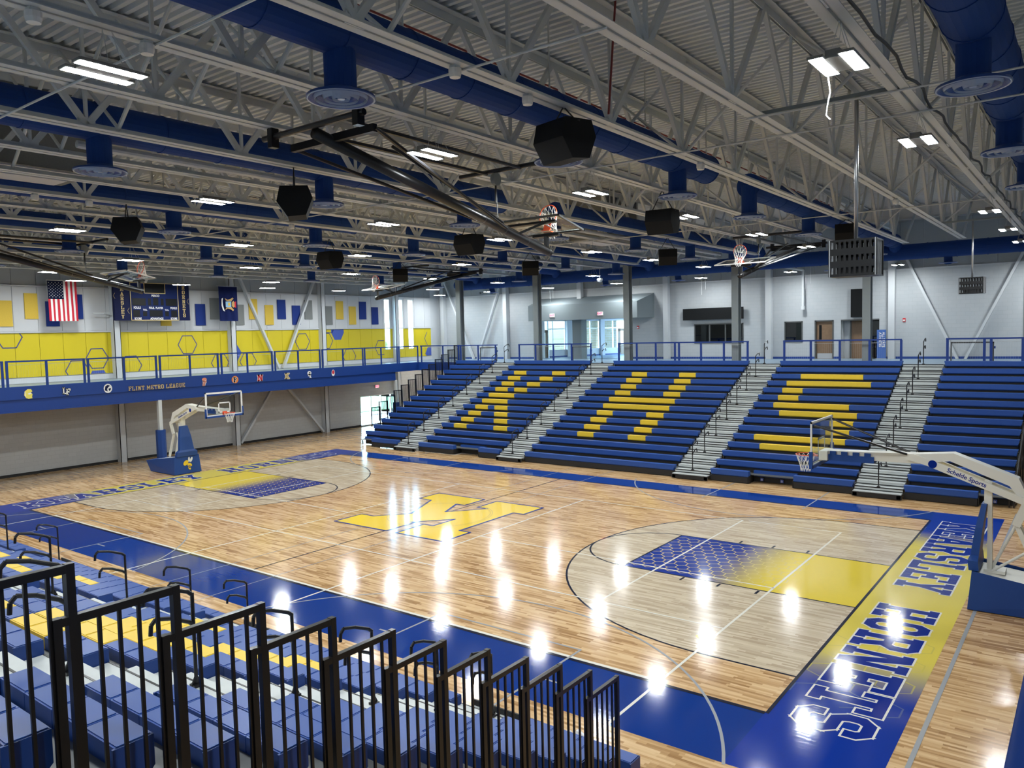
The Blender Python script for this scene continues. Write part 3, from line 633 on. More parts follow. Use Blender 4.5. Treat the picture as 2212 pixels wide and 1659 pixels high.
aisle('near aluminium aisle stairs next to the plain blue section', 10.04, 11.435, YN, ZN, -1, 'near bleacher aisles', .613, 15, range(0, 14, 2))
aisle('near aluminium aisle stairs left of the letter section', 3.6, 4.94, YN, ZN, -1, 'near bleacher aisles', .613, 15, range(0, 14, 2))
aisle('near aluminium aisle stairs at the left edge of the view', -5.2, -3.82, YN, ZN, -1, 'near bleacher aisles', .613, 8, range(0, 8, 2))

for k, (x, y, z) in enumerate(((-8.2, 10.93, .32), (-7.3, 10.93, .32), (7.5, 10.93, .14), (8.3, 10.93, .14), (15.5, 10.93, .14))):
    t = thing('access_mark', 'tiny blue and white wheelchair symbol on the far bleacher front, %s from the left' % ORD[k], 'sign', (x, y, z), 'wheelchair symbols')
    part('plate', MB().box(x-.06, y-.012, z-.06, x+.06, y, z+.06), m_hexf, t); part('symbol', MB().ring((x-.005, y-.014, z-.015), .028, .005, (0, 1, 0), 14, 4).bar((x-.01, y-.015, z+.045), (x-.005, y-.015, z), .008, .008).bar((x-.005, y-.015, z), (x+.03, y-.015, z-.03), .008, .008), m_print, t)
for k, x in enumerate((-12.55, -11.15, -5.4, -4.05, 4.05, 5.45, 11.2, 12.66)):
    solo('number_plate', 'small white number plate on the far kick board, %s from the left' % ORD[k], 'plate', MB().box(x-.07, 10.10, .04, x+.07, 10.115, .17), m_white, (x, 10.1, .04), 'number plates')
# stepped picket rails at the bleacher ends
def picket(label, x, y0, y1, z0, z1, group, n=5):
    t = thing('picket_rail', label, 'railing', (x, y0, z0), group)
    for y in (y0, y1): part('post', MB().box(x-.025, y-.025, z0-.1, x+.025, y+.025, z1+.004), m_black, t)
    part('top_rail', MB().box(x-.024, min(y0, y1)+.02, z1-.05, x+.024, max(y0, y1)-.02, z1), m_black, t)
    part('bottom_rail', MB().box(x-.018, min(y0, y1)+.02, z0, x+.018, max(y0, y1)-.02, z0+.035), m_black, t)
    for k in range(1, n+1):
        y = y0+(y1-y0)*k/(n+1); part('picket', MB().box(x-.0105, y-.0105, z0+.03, x+.0105, y+.0105, z1-.045), m_black, t)
for k, i in enumerate(range(2, 15)):
    dyR = .12+.37*(12-i)/10 if i <= 12 else .12; dyL = -.58+.33*(11-i)/9 if i <= 11 else -.6; dz = .98-.15*(12-i)/10
    picket('black picket rail panel at the near bleacher end, %s step up from the court' % ORD[k], 13.36, YN(i)+dyR, YN(i)+dyL, ZN(i)-.55, ZN(i)+dz, 'near end picket rails')
for k, i in enumerate(range(2, 15)):
    picket('black picket rail panel at the left end of the far bleachers, %s step up' % ORD[k], -16.0, YF(i)+.01, YF(i)+.68, ZF(i)-.03, ZF(i)+1.02, 'far end picket rails', 7)
solo('bleacher_end_frame', 'black end frame under the right end of the far bleachers', 'frame', (lambda mb: [mb.box(16.03, YF(i)+.3, .02, 16.07, YF(i)+.36, ZF(i)-.3) for i in range(0, 15, 2)] and mb.bar((16.05, 10.9, .3), (16.05, 19.1, 4.1), .04, .5) or mb)(MB()), m_blackm, (16.05, 10.5, 0))

# ------------------------------------------------------------------ blue guard rails
def guard(label, pts, posts, z0=ZC, top=1.14, group='guard rails', infill=True, low=-.3):
    p, q = Vector(pts[0]), Vector(pts[1]); t = thing('guard_rail', label, 'railing', (p.x, p.y, z0), group)
    d = (q-p).normalized(); nrm = Vector((-d.y, d.x, 0))
    part('top_rail', MB().bar((p.x, p.y, z0+top-.02), (q.x, q.y, z0+top-.02), .07, .07), m_rail, t)
    for a in posts:
        c = p+d*a; mb = MB(); e = d*.052
        mb.prism([(c.x-e.x-nrm.x*.02, c.y-e.y-nrm.y*.02), (c.x+e.x-nrm.x*.02, c.y+e.y-nrm.y*.02), (c.x+e.x+nrm.x*.02, c.y+e.y+nrm.y*.02), (c.x-e.x+nrm.x*.02, c.y-e.y+nrm.y*.02)], 'z', z0+low, z0+top-.04)
        part('post', mb, m_rail, t)
    L = (q-p).length
    if infill:
        mb = MB()
        ps = sorted(posts)
        for a, b_ in zip(ps, ps[1:]):
            if b_-a < .4: continue
            A, B = p+d*(a+.06), p+d*(b_-.06)
            for z in (.12, .98): mb.bar((A.x, A.y, z0+z), (B.x, B.y, z0+z), .012, .016 if z > .5 else .02)
            k = 1; nn = int((b_-a)/.10)
            for k in range(1, nn):
                c = A+(B-A)*k/nn; mb.tube((c.x, c.y, z0+.12), (c.x, c.y, z0+.98), .0022, 3, cap=False)
        part('wire_infill', mb, m_galv, t)
    return t
yy = 19.15
tb = [[-16.35, -14.7, -13.1], [-12.95, -11.3, -9.7], [-9.55, -7.95, -6.33], [-6.15, -4.56, -2.94], [-2.76, -1.09, .52], [.72, 2.33, 3.94], [4.15, 5.74, 7.36], [7.56, 9.17, 10.77], [10.97, 12.57, 14.21], [14.38, 15.81, 17.27], [17.44, 19.25]]
for i, p3 in enumerate(tb):
    guard('blue guard rail bay along the elevated track, %s from the near end' % ORD[i], ((TX+.03, p3[0]-.05, 0), (TX+.03, p3[-1]+.05, 0)), [a-p3[0]+.05 for a in p3], group='track guard rails', low=-.42)
for lab, xa, xb, ps in (('left of the first far aisle', -19.4, -12.6, (-19.3, -17.3, -15.9, -15.7, -14.2, -12.75)), ('above the letter K section', -10.9, -5.54, (-10.85, -9.6, -8.27, -6.96, -5.62)), ('above the letter H section', -3.8, 3.84, (-3.75, -2.6, -1.42, -.27, -.03, 1.24, 2.51, 3.78)), ('above the letter S section', 5.6, 11.0, (5.65, 6.94, 8.29, 9.62, 10.97)), ('above the right end bleacher section', 12.78, 18.2, (12.84, 14.25, 14.5, 15.65, 16.9, 18.1))):
    guard('blue guard rail on the far concourse %s' % lab, ((xa, 19.5, 0), (xb, 19.5, 0)), [a-xa for a in ps], group='concourse guard rails', low=0)
# gates set just inside the rail
for lab, xa, xb in (('beside the first far aisle', -14.1, -12.7), ('above the letter K section', -6.95, -5.66), ('above the right end bleacher section', 12.95, 14.6)):
    t = thing('rail_gate', 'blue steel rail gate panel %s' % lab, 'gate', (xa, 19.58, ZC), 'concourse rail gates')
    part('gate_frame', MB().box(xa, 19.56, ZC+.92, xb, 19.60, ZC+.98).box(xa, 19.56, ZC+.08, xb, 19.60, ZC+.13).box(xa, 19.56, ZC+.08, xa+.05, 19.60, ZC+.98).box(xb-.05, 19.56, ZC+.08, xb, 19.60, ZC+.98), m_greydark, t)
    part('latch', MB().box(xb, 19.55, ZC+.68, xb+.06, 19.61, ZC+.78), m_rail, t)
t = thing('guard_rail', 'blue tubular rail at the lower right edge close to the camera', 'railing', (18.17, -18.9, ZC))
part('top_rail', MB().tube((18.17, -18.9, 5.57), (18.17, 10, 5.57), .03, 14), m_rail, t, smooth=True)
for y in (-17.4, -15.8, -14.2, -12.6, -11, -9): part('post', MB().box(18.15, y-.03, 4.0, 18.19, y+.03, 5.55), m_rail, t)

# ------------------------------------------------------------------ ducts and diffusers
def duct_run(label, x, y0, y1, drops, r=.33, zc=10.12):
    t = thing('air_duct', label, 'duct', (x, y0, zc), 'blue supply ducts')
    mb = MB()
    n = 24; ys = [y0]
    while ys[-1] < y1: ys.append(min(ys[-1]+1.2, y1))
    for a, b_ in zip(ys, ys[1:]):
        mb.tube((x, a, zc), (x, b_, zc), r, n, cap=False); mb.tube((x, b_-.02, zc), (x, b_+.02, zc), r+.012, n)
    mb.tube((x, y0-.001, zc), (x, y0, zc), r, n); mb.tube((x, y1, zc), (x, y1+.12, zc), r, n, r*.75)
    part('duct_barrel', mb, m_duct, t)
    for yy_ in drops:
        d = part('drop_duct', MB().tube((x, yy_, 9.28), (x, yy_, zc), .205, 24), m_duct, t)
        mb = MB(); mb.cur = 0
        mb.lathe((x, yy_, 9.26), [(.20, .12), (.25, .06), (.43, .03), (.44, .0), (.40, -.012), (.34, .03)], 36)
        mb.cur = 1; mb.lathe((x, yy_, 9.26), [(.345, .02), (.325, -.022), (.315, .02)], 36); mb.lathe((x, yy_, 9.26), [(.235, .03), (.212, -.02), (.20, .03)], 36); mb.lathe((x, yy_, 9.26), [(.125, .03), (.105, -.018), (.095, .03)], 30); mb.lathe((x, yy_, 9.26), [(.436, .008), (.428, -.014), (.41, -.008)], 36)
        mb.cur = 0; mb.lathe((x, yy_, 9.26), [(.34, .03), (.20, .055), (.10, .045), (.0, .03)], 30); mb.lathe((x, yy_, 9.26), [(.30, .0), (.25, .035)], 30); mb.lathe((x, yy_, 9.26), [(.19, .0), (.14, .035)], 30)
        mb.cur = 1; mb.lathe((x, yy_, 9.26), [(.05, .02), (.045, -.01), (0, -.012)], 20)
        part('diffuser', mb, [m_duct2, m_ringglint], t, smooth=False)
    mb = MB()
    for yy_ in ys[::3]:
        mb.box(x-.01, yy_-.015, zc+r, x+.01, yy_+.015, 11.66)
    part('hanger_strap', mb, m_steel, t)
DY1 = [-17.9, -12.95, -7.95, -3.05]; DY2 = [1.5, 6.95, 11.9, 16.8]
names = ['sixth', 'fifth', 'fourth', 'third', 'second', 'first']
for i, x in enumerate((16.87, 10.47, 4.07, -2.33, -8.73, -15.13)):
    nm = names[i]
    if i == 0: duct_run('blue round duct at the upper right edge with drop diffusers', x, -19, 20.2, DY1+DY2, .36)
    else:
        duct_run('near blue duct line, %s from the left wall' % nm, x, -19, -1.4, DY1)
        duct_run('far blue duct line, %s from the left wall' % nm, x, 1.45, 20.25, DY2)
t = thing('air_duct', 'large blue header duct along the far concourse columns', 'duct', (0, 20.9, 9.62))
mb = MB()
for k in range(33): mb.tube((-17+k*1.2, 20.9, 9.62), (-15.8+k*1.2, 20.9, 9.62), .36, 24, cap=False); mb.tube((-15.83+k*1.2, 20.9, 9.62), (-15.79+k*1.2, 20.9, 9.62), .375, 24)
mb.tube((-17, 20.9, 9.62), (-17.15, 20.9, 9.62), .36, 24, .28)
part('duct_barrel', mb, m_duct, t)
for x in (10.47, 4.07, -2.33, -8.73, -15.13, 16.87): part('duct_elbow', MB().tube((x, 20.45, 10.1), (x, 20.85, 9.72), .3, 20), m_duct, t)
for x in (-14.2, -5.5, -.8, 7.5, 12.6):
    part('drop_duct', MB().tube((x, 21.2, 9.0), (x, 21.0, 9.5), .18, 18), m_duct, t); part('diffuser', MB().lathe((x, 21.2, 8.98), [(.0, -.0), (.18, 0), (.38, .02), (.40, .04), (.2, .07)], 28), m_duct2, t)
for lab, x, y, z0, sx, sy, sz in (('large grey air handler box above the near trusses at the left', -.2, -15.0, 9.9, 1.75, 7.2, 1.75), ('grey air handler box under the roof near the far columns', 1.93, 8.3, 9.9, 1.75, 2.6, 1.75)):
    t = thing('air_handler', lab, 'unit', (x, y, z0))
    part('casing', MB().box(x-sx/2, y-sy/2, z0, x+sx/2, y+sy/2, z0+sz), m_acg, t)
    part('access_panel', MB().box(x-sx/2+.1, y-sy/2+.2, z0-.03, x-.1, y+sy/2-.2, z0), m_whitepanel, t); part('access_panel', MB().box(x+.1, y-sy/2+.2, z0-.03, x+sx/2-.1, y+sy/2-.2, z0), m_whitepanel, t)

# ------------------------------------------------------------------ high bay lights
lt = thing('high_bay_light', 'twin panel high bay light, switched on', 'light', (0, 0, 9.2), 'high bay lights')
m_hous = mat('light_housing', (.22, .22, .21), .5)
part('housing', MB().box(-.08, -.28, 9.205, .08, .28, 9.30).box(-.25, -.38, 9.205, -.075, .38, 9.235).box(.075, -.38, 9.205, .25, .38, 9.235), m_hous, lt)
for s in (-1, 1): part('led_panel', MB().poly([(s*.09, -.36, 9.203), (s*.09, .36, 9.203), (s*.235, .36, 9.203), (s*.235, -.36, 9.203)]), m_led, lt)
mb = MB()
for s in (-1, 1): mb.tube((s*.1, 0, 9.3), (0, 0, 9.69), .004, 4).tube((s*.1, .28, 9.3), (0, .1, 9.69), .004, 4)
part('hanging_wire', mb, m_steel, lt)
freeze(lt)
lt2 = copytree(lt, (-19.6, -8.2, 9.15)); ln = [c for c in children(lt2) if c.name.startswith('hanging_wire')][0]
mb = MB()
for s in (-1, 1): mb.tube((s*.1, 0, 9.3), (0, 0, 9.9), .004, 4).tube((s*.1, .28, 9.3), (0, 0, 9.9), .004, 4)
mb.tube((0, 0, 9.9), (0, 0, 11.72), .006, 5); ln.data = mb.mesh('hanging_wire', m_steel, (0, 0, 9.2)); freeze(lt2)
LG = {15.8: (-15.4, -10.2, -5.35, 5.0, 10.3, 15.2), 9.4: (-15.4, -10.1, -5.1, -.3, 5.1, 10.4, 15.8), 3.0: (-15.4, -10.1, -5.1, -.1, 5.5, 10.4, 15.8), -3.4: (-15.4, -10.3, -5.2, -.2, 5.5, 10.5, 16.2), -9.8: (-15.4, -10.3, -5.4, -.4, 5.0, 10.5, 16.1), -16.2: (-10.3, -5.5, 5.2, 13.0, 17.5)}
first = True; nx = {15.8: 'sixth', 9.4: 'fifth', 3.0: 'fourth', -3.4: 'third', -9.8: 'second', -16.2: 'first'}
used2 = False
def put_light(x, y, z, label, long=False):
    global first, used2
    if long:
        if not used2: lt2.location = (x, y, z); lt2['label'] = label; used2 = True
        else: copytree(lt2, (x, y, z), label)
    elif first: lt.location = (x, y, z); lt['label'] = label; first = False
    else: copytree(lt, (x, y, z), label)
for x, ys in LG.items():
    for k, y in enumerate(ys): put_light(x, y, 9.2, 'lit light, %s row from the left wall, %s from the near side' % (nx[x], ORD[k]))
for k, y in enumerate((-8.2, -3.0, 2.2, 7.4, 12.6)): put_light(-19.6, y, 9.15, 'lit light over the elevated track, %s from the near end' % ORD[k], True)
for k, x in enumerate((-20.8, -16.1, -11.1, -5.9, -.33, 4.8, 10.1, 16.0)): put_light(x, 23.2, 9.2, 'lit light over the far concourse, %s from the left' % ORD[k], True)
for k, x in enumerate((-10, 0, 10, 19)): put_light(x, -22.5, 9.2, 'added unseen light over the near concourse, %s from the left' % ORD[k], True)  # unseen row behind the camera, added for symmetrical lighting
for k, (x, y) in enumerate(((-18.2, 21.6), (-21.2, 21.6), (-21.2, 23.9))):
    t = thing('recessed_light', 'recessed light panel under the far concourse, %s' % ('nearest the bleachers', 'by the left wall', 'in the corner')[k], 'light', (x, y, 4.27), 'recessed lights')
    part('light_frame', MB().box(x-.62, y-.32, 4.265, x+.62, y+.32, 4.3), m_white, t); part('light_lens', MB().box(x-.58, y-.28, 4.26, x+.58, y+.28, 4.266), mat('soft_led', (1, 1, 1), .4, emit=(1, .97, .9), estr=9), t)
solo('loose_cable', 'short white cable dangling from the near right light', 'cable', MB().path([(15.6, -9.9, 9.2), (15.62, -9.88, 9.0), (15.58, -9.85, 8.86), (15.56, -9.83, 8.75), (15.6, -9.8, 8.70)], .008, 6), m_white, (15.6, -9.9, 9.2))

# ------------------------------------------------------------------ speakers, sensors, cages
for lab, x, y, z, rz in (('nearest and largest, by the near duct', 11.53, -9.4, 9.22, -.25), ('hanging left of the folded basket', 5.13, -9.6, 9.02, -.7), ('upper left, in front of the third duct', -1.27, -9.8, 9.08, -.6), ('small, right of the folded basket', 9.4, -1.65, 8.98, .1), ('over mid court', 3.0, -1.6, 8.98, 0), ('left of mid court', -3.4, -1.6, 9.0, 0), ('small, above the letter K section', -1.27, 7.5, 9.05, .7), ('above the letter H section', 5.13, 7.5, 9.02, .5), ('behind the camera cage', 11.53, 7.5, 9.3, .2), ('beside the far left folded basket', -7.67, 6.1, 9.1, .8)):
    t = thing('loudspeaker', 'black angular loudspeaker hanging under the trusses, %s' % lab, 'speaker', (x, y, z), 'hanging loudspeakers')
    c, s = math.cos(rz), math.sin(rz)
    def T(q): return (x+q[0]*c-q[1]*s, y+q[0]*s+q[1]*c, z+q[2])
    prof = [(-.34, -.06), (-.27, .24), (.27, .26), (.36, .02), (.22, -.32), (-.14, -.36)]
    mb = MB(); mb.add([T((-.34, a, h)) for a, h in prof]+[T((.34, a, h)) for a, h in prof], [tuple(range(6)), tuple(range(11, 5, -1))]+[(i, 6+i, 6+(i+1) % 6, (i+1) % 6) for i in range(6)])
    part('cabinet', mb, mat('speaker_black', (.008, .009, .010), .7, spec=.2), t)
    part('hanging_bracket', MB().tube(T((-.3, 0, .2)), (x, y, 9.72), .012, 6).tube(T((.3, 0, .2)), (x, y, 9.72), .012, 6).bar(T((-.34, 0, .22)), T((.34, 0, .22)), .05, .03), m_black, t)
for lab, x, y in (('beside the nearest loudspeaker', 11.53, -10.35), ('near the large duct', 11.53, -11.95), ('by the end of the near duct', 11.53, -4.2), ('above the right cage', 13.67, 4.0), ('at far left in the third bay', -1.27, -11.9), ('at left in the third bay', -1.27, -10.7), ('above the upper left light', 9.4, -14.9), ('in the top left corner', 9.4, -16.1), ('at the end of the third duct', -1.27, -4.8)):
    t = thing('occupancy_sensor', 'small white occupancy sensor under a truss, %s' % lab, 'sensor', (x, y, 9.6), 'occupancy sensors')
    part('sensor_body', MB().lathe((x, y, 9.60), [(0, -.07), (.07, -.06), (.085, -.01), (.085, .05), (.0, .06)], 14), m_white, t)
    part('mounting_box', MB().box(x-.05, y-.05, 9.63, x+.05, y+.05, 9.70), m_steel, t)
def cage(label, x, y, z0, w_, h, d_):
    t = thing('equipment_cage', label, 'cage', (x, y, z0), 'ceiling pole cages')
    part('pole', MB().tube((x, y, z0+h), (x, y, 9.72), .03, 14), m_galv, t, smooth=True)
    part('support_channel', MB().box(13.6, y-.03, 9.70, 15.9, y+.03, 9.76).box(13.6, y+.10, 9.72, 15.9, y+.14, 9.76), m_steeld, t)
    x0, x1, ya, yb = x-w_/2, x+w_/2, y-d_/2, y+d_/2; mb = MB(); t_ = .012
    nx_, nz_ = 9, 3
    for k in range(nx_+1): X = x0+(x1-x0)*k/nx_; mb.box(X-.018, ya, z0, X+.018, ya+t_, z0+h); mb.box(X-.018, yb-t_, z0, X+.018, yb, z0+h)
    for k, th in ((0, .04), (1, .05), (2, .05), (3, .03)): Z = z0+h*k/3; mb.box(x0, ya-.001, Z-(th if k else 0), x1, ya+t_+.001, Z+(th if k < 3 else 0)); mb.box(x0, yb-t_, Z-(th if k else 0), x1, yb, Z+(th if k < 3 else 0))
    mb.box(x0, ya, z0+h-.01, x1, yb, z0+h).box(x0, ya, z0, x1, yb, z0+.01)
    part('perforated_panel', mb, m_black, t)
    for X in (x0, x1):
        mb = MB()
        for k in range(6): Y = ya+(yb-ya)*k/5; mb.box(X-.008, Y-.008, z0, X+.008, Y+.008, z0+h)
        mb.box(X-.01, ya, z0, X+.01, yb, z0+.02).box(X-.01, ya, z0+h-.02, X+.01, yb, z0+h)
        part('side_grille', mb, m_galv, t)
    part('projector', MB().box(x-.2, y-.12, z0+.05, x+.2, y+.12, z0+.22), mat('device_dark', (.03, .03, .032), .4), t)
cage('black perforated cage on a steel pole, the near large one', 15.2, -6.84, 6.98, .66, .56, .46)
cage('black perforated cage on a steel pole, the far small one at right', 14.70, 11.24, 7.22, .74, .56, .46)

# ------------------------------------------------------------------ basket pieces
def rotm(c, ax_u, ax_v, ax_w):
    return lambda a, b_, h: Vector(c)+Vector(ax_u)*a+Vector(ax_v)*b_+Vector(ax_w)*h
def obox(mb, F, a0, b0, h0, a1, b1, h1):
    vs = [F(a, b_, h) for h in (h0, h1) for b_ in (b0, b1) for a in (a0, a1)]
    return mb.add(vs, [(0, 2, 3, 1), (4, 5, 7, 6), (0, 1, 5, 4), (2, 6, 7, 3), (0, 4, 6, 2), (1, 3, 7, 5)])
def backboard(t, F, bottom_pad, small=False, frame_m=None):
    # local: a across (+-.915), b out of the face (towards the rim), h up from the board's lower edge (0..1.07)
    W_, Hh = .915, 1.07; fm = frame_m or m_white
    bb = MB()
    for q in ((-W_, 0, -.02, W_, .03, .045), (-W_, 0, Hh-.045, W_, .03, Hh)): obox(bb, F, q[0], -.03, q[2] if q[2] > 0 else 0, q[3], .005, q[5])
    for q in (-W_, W_-.045): obox(bb, F, q, -.03, 0, q+.045, .005, Hh)
    part('board_frame', bb, fm, t)
    gl_ = obox(MB(), F, -W_+.04, -.014, .04, W_-.04, -.004, Hh-.04); part('glass_board', gl_, m_bbglass, t)
    tl = MB()
    for q in ((-.30, .15, .30, .20), (-.30, .56, .30, .61), (-.30, .15, -.25, .61), (.25, .15, .30, .61)): obox(tl, F, q[0], -.003, q[1], q[2], .001, q[3])
    for q in ((-W_+.045, .045, W_-.045, .075), (-W_+.045, Hh-.075, W_-.045, Hh-.045), (-W_+.045, .05, -W_+.075, Hh-.05), (W_-.075, .05, W_-.045, Hh-.05)): obox(tl, F, q[0], -.003, q[1], q[2], .001, q[3])
    part('target_lines', tl, m_print, t)
    if bottom_pad:
        pd = MB(); obox(pd, F, -W_-.02, -.05, -.05, W_+.02, .03, .03); obox(pd, F, -W_-.025, -.05, -.05, -W_+.03, .03, .36); obox(pd, F, W_-.03, -.05, -.05, W_+.025, .03, .36)
        part('edge_pad', pd, bottom_pad, t)
def rimnet(t, F, droop=None):
    # rim 0.15 above lower edge, centre .38 out
    C = F(0, .38, .15); nr = (F(0, 0, 1)-F(0, 0, 0)).normalized(); u = (F(1, 0, 0)-F(0, 0, 0)).normalized(); v = (F(0, 1, 0)-F(0, 0, 0)).normalized()
    mb = MB().ring(C, .229, .011, nr, 32, 6); obox(mb, F, -.11, 0, .05, .11, .02, .20); obox(mb, F, -.09, 0, .13, .09, .17, .15)
    r_ = part('rim', mb, m_orange, t)
    dn = Vector(droop).normalized() if droop else -nr
    mb = MB(); N = 12; L = [(0, .229), (.12, .19), (.22, .15), (.32, .125), (.42, .115)]
    def pt(k, lev, half):
        a = 2*math.pi*(k+half)/N; d, r = L[lev]; base = C+(u*math.cos(a)+v*math.sin(a))*r
        return base-nr*min(d, .02)*0+(-nr*(d if not droop else d*.45)+(dn*d*.9 if droop else Vector((0, 0, 0))))
    for lev in range(len(L)-1):
        for k in range(N):
            h = .5*(lev % 2)
            mb.tube(pt(k, lev, h), pt(k, lev+1, h+.5), .006, 4, cap=False); mb.tube(pt(k, lev, h), pt(k, lev+1, h-.5), .006, 4, cap=False)
    part('net', mb, m_net, r_)

def extr(poly, y0, y1): return MB().prism(poly, 'y', y0, y1)
FONT = {}
def text_obj(txt, size, M, m, parent, name='lettering', bold=0., shear=0., align='CENTER', xs=1.):
    c = bpy.data.curves.new(name, 'FONT'); c.body = txt; c.size = size; c.align_x = align; c.align_y = 'CENTER'; c.offset = bold; c.shear = shear; c.extrude = .0015
    tmp = bpy.data.objects.new('tmp', c); COL.objects.link(tmp)
    bpy.context.view_layer.update(); me = bpy.data.meshes.new_from_object(tmp.evaluated_get(bpy.context.evaluated_depsgraph_get()))
    bpy.data.objects.remove(tmp); bpy.data.curves.remove(c); me.name = name; me.materials.clear(); me.materials.append(m)
    me.transform(Matrix.Diagonal((xs, 1, 1, 1))); me.transform(M)
    l = wloc(parent); me.transform(Matrix.Translation(-l)); return link(name, me, parent)
def frameM(o, u, v):
    u = Vector(u).normalized(); v = Vector(v).normalized(); w_ = u.cross(v); m = Matrix((u, v, w_)).transposed().to_4x4(); m.translation = o; return m

def portable(label, s):
    t = thing('portable_basket', label, 'basketball hoop', (s*16.8, 0, 0), 'portable baskets')
    X = lambda a: s*a
    def ex(poly, w_, name, m, **k):
        P_ = [(X(a), z) for a, z in poly]; return part(name, extr(P_, -w_, w_), m, t, **k)
    # base: padded wedge
    vs = []; fw_, bw_ = .68, .60
    mb = MB()
    mb.add([(X(16.05), -fw_, .02), (X(16.05), fw_, .02), (X(18.35), -bw_, .02), (X(18.35), bw_, .02), (X(16.12), -fw_+.06, .86), (X(16.12), fw_-.06, .86), (X(18.75), -bw_, .52), (X(18.75), bw_, .52)],
           [(0, 2, 3, 1), (0, 1, 5, 4), (0, 4, 6, 2), (1, 3, 7, 5), (2, 6, 7, 3)])
    part('base_pad', mb, m_pad, t)
    part('base_deck', MB().add([(X(16.2), -.55, .78), (X(16.2), .55, .78), (X(18.7), -.53, .50), (X(18.7), .53, .50)], [(0, 1, 3, 2)]).box(min(X(16.3), X(16.7)), -.2, .75, max(X(16.3), X(16.7)), .2, .82), m_cream, t)
    cp = MB(); lv = [(.84, 16.05, 16.24, .52), (1.05, 16.02, 16.22, .50), (1.14, 16.06, 16.22, .36), (1.75, 16.14, 16.28, .29), (2.26, 16.24, 16.34, .19)]
    vs = []
    for z, a, b_, hw in lv: vs += [(X(a), -hw, z), (X(a), hw, z), (X(b_), hw, z), (X(b_), -hw, z)]
    fs = [(0, 1, 2, 3), tuple(range(len(vs)-4, len(vs)))]
    for k in range(len(lv)-1):
        for j in range(4): fs.append((4*k+j, 4*k+(j+1) % 4, 4*k+4+(j+1) % 4, 4*k+4+j))
    part('column_pad', cp.add(vs, fs), m_pad, t)
    ex([(16.35, .76), (16.45, .76), (16.42, 2.72), (16.28, 2.76), (16.28, 2.27), (16.35, 2.25)], .10, 'front_link', m_cream)
    # lower beam and upper beam of the arm
    lower = [(14.75, 3.12), (15.15, 3.02), (16.9, 2.36), (17.15, 2.26), (17.15, 2.42), (15.5, 3.06), (14.9, 3.26)]
    upper = [(13.0, 3.02), (15.0, 3.04), (15.62, 3.15), (16.75, 2.70), (16.98, 2.38), (17.15, 2.34), (16.92, 2.87), (15.69, 3.33), (14.95, 3.26), (13.0, 3.20)]
    for nm, pl in (('lower_arm_beam', lower), ):
        a_ = part(nm, extr([(X(a), z) for a, z in pl], -.20, -.12), m_cream, t); part(nm, extr([(X(a), z) for a, z in pl], .12, .20), m_cream, t)
    mb = MB()
    for a, b_ in zip(range(0, 5), range(9, 4, -1)):
        q0, q1, q2, q3 = upper[a], upper[a+1] if a < 4 else upper[5], upper[b_-1], upper[b_]
        mb.prism([(X(q0[0]), q0[1]), (X(q1[0]), q1[1]), (X(q2[0]), q2[1]), (X(q3[0]), q3[1])], 'y', -.16, .16)
    part('upper_arm_beam', mb, m_cream, t)
    part('arm_pad', MB().box(min(X(13.0), X(14.05)), -.19, 2.97, max(X(13.0), X(14.05)), .19, 3.12), m_pad, t)
    mb = MB()
    for k in range(4): mb.box(min(X(13.06+k*.26), X(13.2+k*.26)), -.2, 3.12, max(X(13.06+k*.26), X(13.2+k*.26)), .2, 3.20)
    part('arm_pad_strap', mb, m_pad, t)
    for sy in (-1, 1):
        part('rear_link', MB().bar((X(17.05), sy*.17, 2.3), (X(16.88), sy*.17, 1.85), .08, .16).bar((X(16.88), sy*.14, 1.9), (X(17.35), sy*.16, .75), .07, .10), m_cream, t)
    part('spring_strut', MB().tube((X(16.9), 0, 1.9), (X(16.45), 0, .85), .035, 10), m_cream, t)
    if s > 0: part('spring_strut', MB().tube((X(16.35), -.18, .72), (X(17.9), -.18, 1.95), .03, 10), m_cream, t)
    F = lambda a, b_, h: Vector((X(12.81-b_), a, 2.90+h))
    backboard(t, F, m_pad)
    for sy in (-1, 1): part('board_brace', MB().tube((X(12.86), sy*.80, 3.88), (X(14.75), sy*.17, 3.24), .027, 8), m_black, t)
    part('board_mount', MB().box(min(X(12.83), X(13.02)), -.3, 2.98, max(X(12.83), X(13.02)), .3, 3.20), m_cream, t)
    rimnet(t, F)
    # makers lettering along the lower beam, on the side seen from the near stand
    d = Vector((X(1.75), 0, -.66)).normalized() if s > 0 else Vector((-X(1.75)*1, 0, .66)).normalized()
    o = Vector((X(15.95), -.203, 2.81)) ; upv = Vector((0, -1, 0)).cross(d)*-1
    text_obj('Schelde Sports', .135, frameM(o, d, upv if upv.z > 0 else -upv), m_lettb, t, bold=.002)
    part('round_logo', MB().tube((X(15.28), -.20, 3.06), (X(15.28), -.206, 3.06), .09, 18), m_lettb, t)
    # plain insect emblem on the front pad of the base
    def E(u, v): return (X(16.045+v*.083-.004), u, .02+v)
    mb = MB(); mb.cur = 1
    for cu, cv, ru, rv in ((.02, .60, .10, .07), (-.13, .62, .10, .06)):
        pass
    def blob(cu, cv, ru, rv, rot, mi):
        mb.cur = mi; pts = []
        for k in range(14):
            a = 2*math.pi*k/14; p_, q_ = ru*math.cos(a), rv*math.sin(a)
            pts.append(E(cu+p_*math.cos(rot)-q_*math.sin(rot), cv+p_*math.sin(rot)+q_*math.cos(rot)))
        pts = [(p[0]-X(.006)*(1+mi*.3), p[1], p[2]) for p in pts]; mb.add(pts, [tuple(range(14))])
